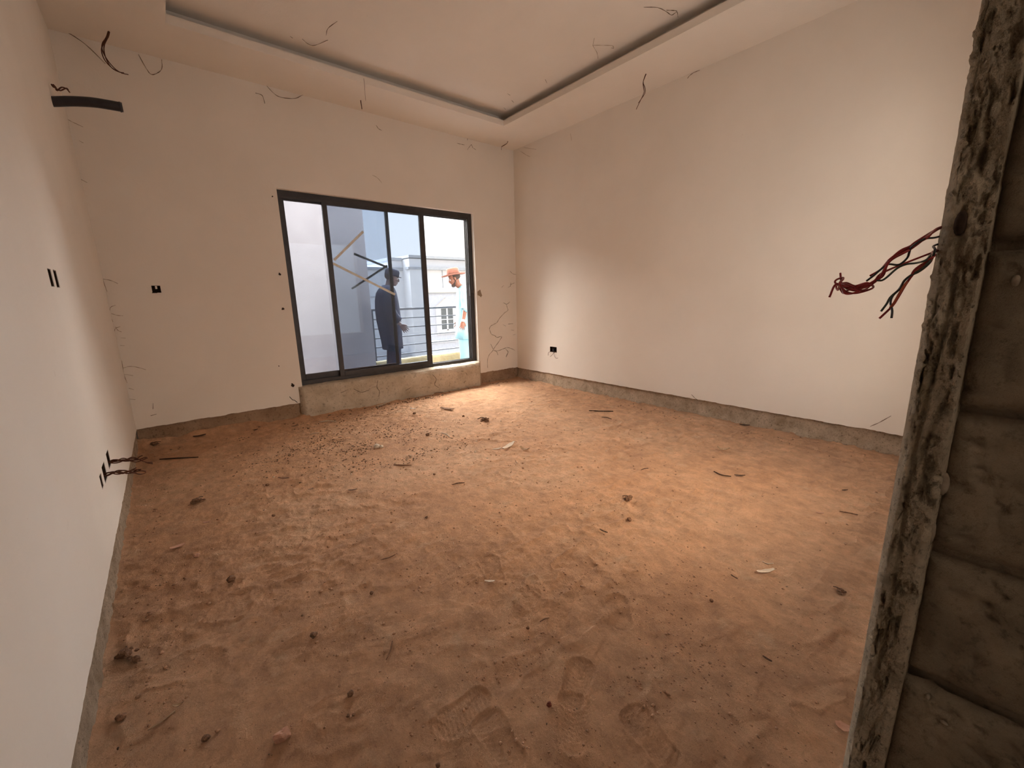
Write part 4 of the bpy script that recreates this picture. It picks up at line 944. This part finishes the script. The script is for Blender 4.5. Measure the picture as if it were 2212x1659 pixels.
person((-0.115, 1.28, 0.0), math.radians(155), dict(
    label='man in a pale blue robe and brown brimmed hat looking down, outside the window',
    head=(0.150, 1.590), pitch=0.42, step=0.05, skin=M['skin'], hair=M['hairm'], eye=M['eye'], beard=True, hat=True, watch=True,
    arm_l=((0.01, 0.185, 1.37), (0.015, 0.235, 1.09), (0.065, 0.235, 0.87)), arm_r=((0.0, -0.185, 1.37), (-0.02, -0.235, 1.09), (0.07, -0.24, 0.86)),
    sleeve=0.06, sw=0.92, cloth=M['kaftan'], cloth2=M['kaftan'], placket=False,
    robe=[(0.008, 1.47, 0.058, 0.062), (0.004, 1.452, 0.075, 0.085), (0.0, 1.425, 0.095, 0.14), (0.0, 1.38, 0.118, 0.185), (0.0, 1.30, 0.128, 0.19), (0.0, 1.15, 0.135, 0.178), (0.0, 1.0, 0.145, 0.185), (0.0, 0.85, 0.155, 0.20), (0.0, 0.70, 0.165, 0.215), (0.005, 0.56, 0.175, 0.23)]))
person((-1.47, 1.32, 0.0), math.radians(-22), dict(
    label='person in dark navy robe and cap facing right, behind the tinted window glass',
    head=(0.075, 1.585), pitch=0.25, step=0.04, skin=M['skin2'], hair=M['hairm'], eye=M['eye'], cap=True, capm=M['navy'],
    arm_l=((-0.01, 0.19, 1.36), (-0.03, 0.24, 1.08), (0.10, 0.22, 0.87)), arm_r=((-0.01, -0.19, 1.36), (-0.02, -0.24, 1.08), (0.14, -0.20, 0.88)),
    sleeve=0.75, sw=1.15, cloth=M['navy'], cloth2=M['navy'],
    robe=[(-0.005, 1.48, 0.075, 0.075), (-0.01, 1.455, 0.095, 0.105), (-0.02, 1.42, 0.125, 0.16), (-0.03, 1.36, 0.155, 0.20), (-0.035, 1.25, 0.175, 0.215), (-0.035, 1.1, 0.185, 0.21), (-0.03, 0.95, 0.185, 0.205), (-0.02, 0.8, 0.175, 0.20), (-0.01, 0.65, 0.165, 0.20), (0.0, 0.50, 0.160, 0.20)]))

# ------------------------------------------------------------------ wall boxes, pipe, wires
def box_things(name, label, plane, c, w, h, depth=0.045, extra=None, grp=None):
    """metal/plastic back box sunk in the wall, c = centre on the wall face"""
    r = empty(name, c); tag(r, label, 'wall box', 'open electrical boxes in the walls')
    b = MB(); t = 0.002
    def T(u, v, d):
        return {'y': (u, d, v), 'x': (d, u, v), '-x': (-d, u, v)}[plane]
    def bx(u0, u1, v0, v1, d0, d1):
        p = T(u0, v0, d0); q = T(u1, v1, d1)
        b.box(min(p[0], q[0]), max(p[0], q[0]), min(p[1], q[1]), max(p[1], q[1]), min(p[2], q[2]), max(p[2], q[2]))
    bx(-w/2, w/2, -h/2, h/2, depth-t, depth)
    bx(-w/2, -w/2+t, -h/2, h/2, 0.002, depth-t); bx(w/2-t, w/2, -h/2, h/2, 0.002, depth-t)
    bx(-w/2+t, w/2-t, -h/2, -h/2+t, 0.002, depth-t); bx(-w/2+t, w/2-t, h/2-t, h/2, 0.002, depth-t)
    b.build('box_shell', M['hole'], r)
    return r, T
r, T = box_things('wall_box', 'square dark wall box left of the window with a pale tab', 'y', (-4.205, 0.0, 1.403), 0.060, 0.060)
MB().box(-0.006, 0.008, 0.004, 0.012, 0.002, 0.028).build('mounting_tab', M['paint'], r)
MB().box(-0.034, 0.002, -0.003, 0.006, -0.034, -0.027).build('ragged_rim', M['hole'], r)
r, T = box_things('wall_box', 'black double wall box low on the right wall with loose wires', 'x', (0.0, -0.790, 0.5125), 0.134, 0.077)
for k, pts in enumerate(([(-0.004, 0.03, -0.03), (-0.02, 0.075, -0.045), (-0.02, 0.085, -0.09)], [(-0.004, -0.02, -0.035), (-0.03, -0.01, -0.07), (-0.03, 0.03, -0.10)], [(-0.004, -0.03, -0.035), (-0.03, -0.04, -0.06), (-0.03, -0.075, -0.11), (-0.03, -0.12, -0.105)])):
    MB().tube(catmull([(0.03, pts[0][1], pts[0][2]+0.01)]+pts, 4), 0.0025, 6).build('wire', M['oldwire'], r, True)
MB().box(-0.004, 0.03, -0.012, 0.012, -0.022, 0.01).build('terminal', M['black'], r)
box_things('wall_box', 'left one of the paired tall slots high on the left wall', '-x', (XL, -2.291, 1.391), 0.070, 0.070)
box_things('wall_box', 'right one of the paired tall slots high on the left wall', '-x', (XL, -2.1675, 1.392), 0.071, 0.072)
ra, _ = box_things('wall_box', 'far dark wall box low on the left wall with copper wires', '-x', (XL, -1.9225, 0.4625), 0.101, 0.081)
rb_, _ = box_things('wall_box', 'middle wall box low on the left wall with a twisted wire bundle', '-x', (XL, -2.140, 0.4575), 0.106, 0.081)
box_things('wall_box', 'nearest small wall box low on the left wall', '-x', (XL, -2.280, 0.4585), 0.056, 0.063)
def bundle(parent, p0, d, L, n, rad, seed, material='oldwire'):
    rnd = random.Random(seed); d = Vector(d).normalized(); a = d.orthogonal().normalized(); b_ = d.cross(a)
    for k in range(n):
        ph = rnd.random()*6.28; pts = []
        m = 12
        for i in range(m+1):
            t = i/m; rr = 0.007+0.012*max(0, t-0.55)+0.004*math.sin(t*9+k)
            pts.append(Vector(p0)+d*(L*t*(0.85+0.3*rnd.random()*0+0.1*(k % 3)))+(a*math.cos(ph+t*9)+b_*math.sin(ph+t*9))*rr+Vector((0, 0, -0.03*max(0, t-0.6)*(k % 3))))
        MB().tube(catmull(pts, 3), rad, 6).build('wire', M[material], parent, True)
bundle(rb_, (-0.03, 0.02, -0.012), (1, 0, -0.10), 0.17, 6, 0.0028, 3)
bundle(ra, (-0.03, -0.002, -0.012), (1, -0.25, -0.04), 0.20, 6, 0.0028, 5)

pp = empty('conduit_pipe', (XL, -0.758, 2.566)); tag(pp, 'black plastic pipe sticking out of the left wall near the ceiling', 'pipe')
path = catmull([(-0.06, 0, -0.012), (0.0, 0, -0.002), (0.09, 0, 0.022), (0.19, 0, 0.040), (0.28, 0, 0.045), (0.342, 0, 0.046)], 5)
b = MB().tube(path, [0.030]*len(path), 20, cap=False)
po = b.build('pipe_wall', M['black_pipe'], pp, True); so = po.modifiers.new('wall_thickness', 'SOLIDIFY'); so.thickness = 0.003; so.offset = -1
MB().rings([[tuple(Vector((x_, 0, 0.0455))+Vector((0, r_*math.cos(t), r_*math.sin(t)))) for t in [2*PI*j/20 for j in range(20)]] for x_, r_ in ((0.325, 0.0305), (0.326, 0.0325), (0.334, 0.0325), (0.335, 0.0305))], cap=False).build('pipe_ring', M['black_pipe'], pp, True)

for lab, pts, rad, n in CABLES:
    o = empty('hanging_cable', pts[0]); tag(o, lab, 'cable', 'wires and cables hanging from the ceiling')
    base_ = Vector(pts[0])
    for k in range(n):
        rnd = random.Random(len(lab)*7+k); off = []
        for i, p in enumerate(pts):
            f_ = i/(len(pts)-1); w_ = rad*(0.5+1.6*f_)*(0 if n == 1 else 1)
            off.append(Vector(p)-base_+Vector((math.cos(k*2.1+f_*6), math.sin(k*2.1+f_*6), 0.4*math.cos(k+f_*5)))*w_)
        if k == 1: off = off[:-1]
        off[0] = off[0]+Vector((0, 0, 0.01))
        MB().tube(catmull(off, 4), [rad*0.62*(1-0.35*i/(4*len(off))) for i in range((len(off)-1)*4+1)], 6).build('strand', M['oldwire'], o, True)

# wires from the switch point at the broken wall
names = {'red': 'red', 'black': 'black', 'green': 'dark green', 'orange': 'copper red'}
jw = empty('switch_wires', (-3.42, -4.84, 1.33)); tag(jw, 'knotted red, black and green wires hanging from the broken wall edge, upper bundle', 'wires')
jw2 = empty('switch_wires', (-3.42, -4.84, 1.31)); tag(jw2, 'lower straight bundle of red, black and green wires at the broken wall edge', 'wires')
for k, (c_, pts) in enumerate(JWIRES):
    par = jw2 if k >= 8 else jw
    rnd = random.Random(k*3+1); n = len(pts); out = [Vector((-3.29, -4.850, pts[0][2]+0.012)), Vector((-3.345, -4.8435, pts[0][2]+0.004))]; k0 = 2 if k < 8 else 1; pts = pts[k0:]; n -= k0
    ph = rnd.random()*6
    for i, p in enumerate(pts):
        amp = 0.006 + (0.016 if (k < 6 and i > n*0.55) else 0)
        out.append(Vector(p)+Vector((amp*math.sin(i*1.1+ph), 0, 0)))
    out = [q-par.location for q in out]
    MB().tube(catmull(out, 5), 0.00140 if c_ in ('red', 'orange') else 0.00135, 8).build('wire', M[c_], par, True).update_tag()

# ------------------------------------------------------------------ cobwebs
for ax, lab, pls in WEBS:
    c0 = Vector(pls[0][0])
    nrm = {'y': Vector((0, -1, 0)), 'x': Vector((-1, 0, 0)), 'z': Vector((0, 0, -1))}[ax]
    o = empty('cobweb', c0); tag(o, lab, 'cobweb', {'y': 'cobwebs on the back wall', 'x': 'cobwebs on the right wall', 'z': 'cobwebs on the tray ceiling'}[ax])
    pale = 'pale' in lab or 'faint' in lab or 'wisp' in lab
    for j, q in enumerate(pls):
        pts = []
        for i, p in enumerate(q):
            pts.append(Vector(p)-c0+nrm*(0.004+0.010*math.sin(PI*i/max(1, len(q)-1))))
        cp = catmull(pts, 4); m = len(cp); r0 = 0.0022 if pale else 0.0028
        if ax == 'z': r0 *= 0.9
        rs = [r0*(0.35+0.9*abs(math.sin(i*0.83+j*1.7))*(1-abs(2*i/(m-1)-1)*0.5)) for i in range(m)]
        MB().tube(cp, rs, 5).build('thread', M['webpale' if pale else 'web'], o, True)

# ------------------------------------------------------------------ debris on the floor
M['d_dark'] = noisy('dark_bark', (0.045, 0.025, 0.015), (0.11, 0.06, 0.035), 90, 0.95, 0.002)
M['d_dusty'] = noisy('dusty_dark_stone', (0.09, 0.048, 0.028), (0.26, 0.145, 0.085), 120, 0.95, 0.003)
M['d_tan'] = noisy('tan_wood', (0.30, 0.19, 0.11), (0.48, 0.33, 0.20), 90, 0.9, 0.001)
M['d_pale'] = noisy('pale_chip', (0.50, 0.38, 0.27), (0.65, 0.53, 0.40), 90, 0.9, 0.001)
M['d_pink'] = noisy('pinkish_chip', (0.42, 0.22, 0.15), (0.52, 0.30, 0.21), 90, 0.9, 0.001)
M['d_stone'] = noisy('dusty_stone', (0.14, 0.075, 0.045), (0.28, 0.15, 0.085), 60, 0.95, 0.003)
M['d_red'] = noisy('dark_red_stone', (0.12, 0.03, 0.02), (0.2, 0.06, 0.04), 60, 0.95, 0.003)
M['d_white'] = noisy('white_mortar', (0.55, 0.47, 0.38), (0.7, 0.62, 0.52), 60, 0.95, 0.003)
def pick(lab):
    for k, m_ in (('white', 'd_white'), ('pinkish', 'd_pink'), ('orange', 'd_pink'), ('dark red', 'd_red'), ('pale', 'd_pale'), ('tan', 'd_tan'), ('black', 'd_dark'), ('dark', 'd_dark'), ('straw', 'd_tan'), ('light brown', 'd_pink')):
        if k in lab: return M[m_]
    return M['d_stone']
def blob(rad, seed, sub=2, flat=0.7, amp=0.35):
    bm = bmesh.new(); bmesh.ops.create_icosphere(bm, subdivisions=sub, radius=rad)
    co = np.array([v.co[:] for v in bm.verts])/rad
    n = fbm(co[:, 0]*1.3+seed, co[:, 1]*1.3, co[:, 2]*1.3, o=3)
    for v, k in zip(bm.verts, n):
        v.co = v.co*(1+amp*float(k)*1.6); v.co.z *= flat
    me = bpy.data.meshes.new('stone'); bm.to_mesh(me); bm.free(); return me
for idx, (kind, pts, rad, lab) in enumerate(DEBRIS):
    rnd = random.Random(idx*13+5)
    pts = [Vector((min(max(x, XL+0.05), -0.05), min(max(y, YF+0.03), -0.075), 0)) for x, y, z_ in pts]
    for p in pts: p.z = max(fz(p.x+a_, p.y+b_) for a_ in (-0.012, 0, 0.012) for b_ in (-0.012, 0, 0.012))+0.001
    if kind == 'stone':
        rad *= 0.8; me = blob(rad, idx*3.3, 3, 0.75); o = link_mesh('stone', me, M['d_dusty'] if pick(lab) == M['d_dark'] else pick(lab), smooth=False)
        o.location = (pts[0].x, pts[0].y, pts[0].z+rad*0.45); o.rotation_euler = (0, 0, rnd.random()*6)
        tag(o, lab, 'stone', 'loose stones on the dirt floor')
    elif kind == 'clump':
        r = empty('dirt_clod', pts[0]); tag(r, lab, 'clod', 'dirt clods on the floor')
        o = link_mesh('clod', blob(rad*0.65, idx*1.7, 3, 0.55, 0.6), M['d_dusty'], r); o.location = (0, 0, rad*0.28)
        for q in range(4):
            a = rnd.random()*6.28; me = blob(rad*0.25, idx+q*5.1, 2, 0.6, 0.5); o2 = link_mesh('crumb', me, M['d_dusty'], r)
            o2.location = (math.cos(a)*rad*0.9, math.sin(a)*rad*0.9, rad*0.10)
        a = rnd.random()*3
        MB().tube(catmull([(-rad*0.4*math.cos(a), -rad*0.4*math.sin(a), rad*0.45), (rad*0.6*math.cos(a), rad*0.6*math.sin(a), rad*0.6), (rad*1.4*math.cos(a), rad*1.4*math.sin(a), rad*0.30)], 3), rad*0.08, 5).build('twig', M['d_dark'], r)
    else:
        c0 = (pts[0]+pts[-1])/2; L = (pts[-1]-pts[0]).length; d = (pts[-1]-pts[0]).normalized(); n_ = Vector((-d.y, d.x, 0)).normalized()
        if kind == 'stick':
            w = min(0.006, max(0.0022, L*0.035))
            q = [p-c0+Vector((0, 0, w*0.9)) for p in pts]
            if len(q) == 2: q = [q[0], (q[0]+q[1])/2+n_*L*0.05+Vector((0, 0, w)), q[1]]
            cp = catmull(q, 5); m = len(cp)
            o = MB().tube(cp, [w*(0.65+0.5*math.sin(0.4+2.4*i/(m-1)))*(1+0.15*rnd.uniform(-1, 1)) for i in range(m)], 6).build('stick', pick(lab), None, True)
            o.location = c0; tag(o, lab, 'stick', 'sticks and straws on the dirt floor')
        else:
            L = max(L, 0.03); w = L*(0.24 if kind == 'chip' else 0.36)*(1.9 if 'flake' in lab else 1); curl = L*(0.05 if kind == 'chip' else 0.22); th = max(0.0015, L*0.03)
            if 'flat stone' in lab: w = L*0.8
            m = 9; V = []
            for i in range(m):
                t = i/(m-1); ww = w*math.sin(PI*(0.12+0.76*t))**0.7*(1+0.2*rnd.uniform(-1, 1)); z_ = curl*(2*t-1)**2+0.001+th
                for s, up in ((-1, 0.35 if kind == 'leaf' else 0.1), (0, 0), (1, 0.35 if kind == 'leaf' else 0.1)):
                    V.append(d*(t-0.5)*L+n_*ww*s*0.5+Vector((0, 0, z_+up*w*0.5*abs(s))))
            V += [v-Vector((0, 0, th)) for v in V]; F = []; K = m*3
            for i in range(m-1):
                for j in range(2):
                    a = i*3+j; F += [[a, a+1, a+4, a+3], [K+a, K+a+3, K+a+4, K+a+1]]
                F += [[i*3, i*3+3, K+i*3+3, K+i*3], [i*3+2, K+i*3+2, K+i*3+5, i*3+5]]
            F += [[0, K, K+1, 1], [1, K+1, K+2, 2], [K-3, K-2, 2*K-2, 2*K-3], [K-2, K-1, 2*K-1, 2*K-2]]
            nm = 'wood_chip' if kind == 'chip' else 'dry_leaf'
            o = link_mesh(nm, raw(nm, V, F), pick(lab) if kind == 'chip' else M['d_tan'], None, False)
            o.location = c0; o.location.z = max(pts[0].z, pts[-1].z, fz(c0.x, c0.y))+0.001
            tag(o, lab, 'chip' if kind == 'chip' else 'leaf', 'flakes and chips on the dirt floor' if kind == 'chip' else 'dry leaves on the dirt floor')

# fine gravel and crumbs nobody could count: one object
def gravel(groups, seed):
    rng = np.random.RandomState(seed)
    bm = bmesh.new(); bmesh.ops.create_icosphere(bm, subdivisions=1, radius=1.0)
    bv = np.array([v.co[:] for v in bm.verts]); bf = np.array([[v.index for v in f.verts] for f in bm.faces]); bm.free()
    Vs = []; Fs = []; mi = []; off = 0
    for gi, (mat_, spots) in enumerate(groups):
        for (cx_, cy_, sx, sy, n, r0, r1) in spots:
            for _ in range(n):
                x = cx_+rng.randn()*sx; y = cy_+rng.randn()*sy
                if not (XL+0.03 < x < -0.03 and YF+0.02 < y < -0.08): continue
                if vnoise(np.array(x*6.0), np.array(y*6.0)) < -0.25+0.5*rng.rand()-0.2: continue
                r_ = r0+(r1-r0)*rng.rand()**4
                s = np.array([r_*(0.8+0.5*rng.rand()), r_*(0.7+0.4*rng.rand()), r_*(0.35+0.4*rng.rand())]); a = rng.rand()*6.28
                v = bv*(1+0.28*rng.randn(len(bv), 1))*s
                v = np.stack([v[:, 0]*math.cos(a)-v[:, 1]*math.sin(a)+x, v[:, 0]*math.sin(a)+v[:, 1]*math.cos(a)+y, v[:, 2]+fz(x, y)+s[2]*0.2], -1)
                Vs.append(v); Fs.append(bf+off); mi += [gi]*len(bf); off += len(bv)
    me = np_mesh('gravel', np.concatenate(Vs), np.concatenate(Fs))
    o = link_mesh('gravel', me)
    for m_, _ in groups: me.materials.append(m_)
    me.polygons.foreach_set('material_index', mi)
    tag(o, 'fine gravel, dirt crumbs and plaster bits scattered over the red floor', 'gravel', kind='stuff')
M['g_dark'] = noisy('dark_grit', (0.15, 0.09, 0.055), (0.32, 0.20, 0.12), 90, 0.95, 0.001)
M['g_dirt'] = noisy('dirt_crumbs', (0.30, 0.165, 0.095), (0.48, 0.28, 0.17), 90, 0.95, 0.001)
gravel([(M['g_dark'], [(-3.05, -1.25, 0.36, 0.24, 2600, 0.0012, 0.0095), (-2.78, -1.75, 0.27, 0.14, 2300, 0.0012, 0.0095), (-2.7, -0.35, 0.5, 0.12, 500, 0.0015, 0.010), (-1.6, -0.14, 0.6, 0.05, 600, 0.003, 0.016), (-3.45, -1.1, 0.3, 0.15, 600, 0.0015, 0.009), (-0.9, -0.12, 0.4, 0.03, 120, 0.003, 0.013), (-4.0, -0.3, 0.4, 0.1, 160, 0.002, 0.012)]),
        (M['g_dirt'], [(-2.3, -2.4, 1.3, 1.3, 3500, 0.0015, 0.009), (-3.5, -3.6, 0.5, 0.6, 1800, 0.001, 0.006), (-3.2, -4.2, 0.35, 0.3, 1500, 0.001, 0.006), (-2.7, -4.4, 0.3, 0.25, 900, 0.001, 0.0055), (-0.2, -2.5, 0.10, 1.5, 900, 0.002, 0.010), (-4.42, -2.6, 0.07, 1.2, 1200, 0.0015, 0.007)]),
        (M['g_dark'], [(-2.3, -2.4, 1.3, 1.3, 900, 0.001, 0.0055), (-3.3, -3.9, 0.5, 0.6, 500, 0.0008, 0.0035)]),
        (M['d_pale'], [(-2.9, -1.75, 0.5, 0.25, 200, 0.002, 0.009), (-1.9, -1.9, 0.8, 0.7, 200, 0.0015, 0.007)])], 4)
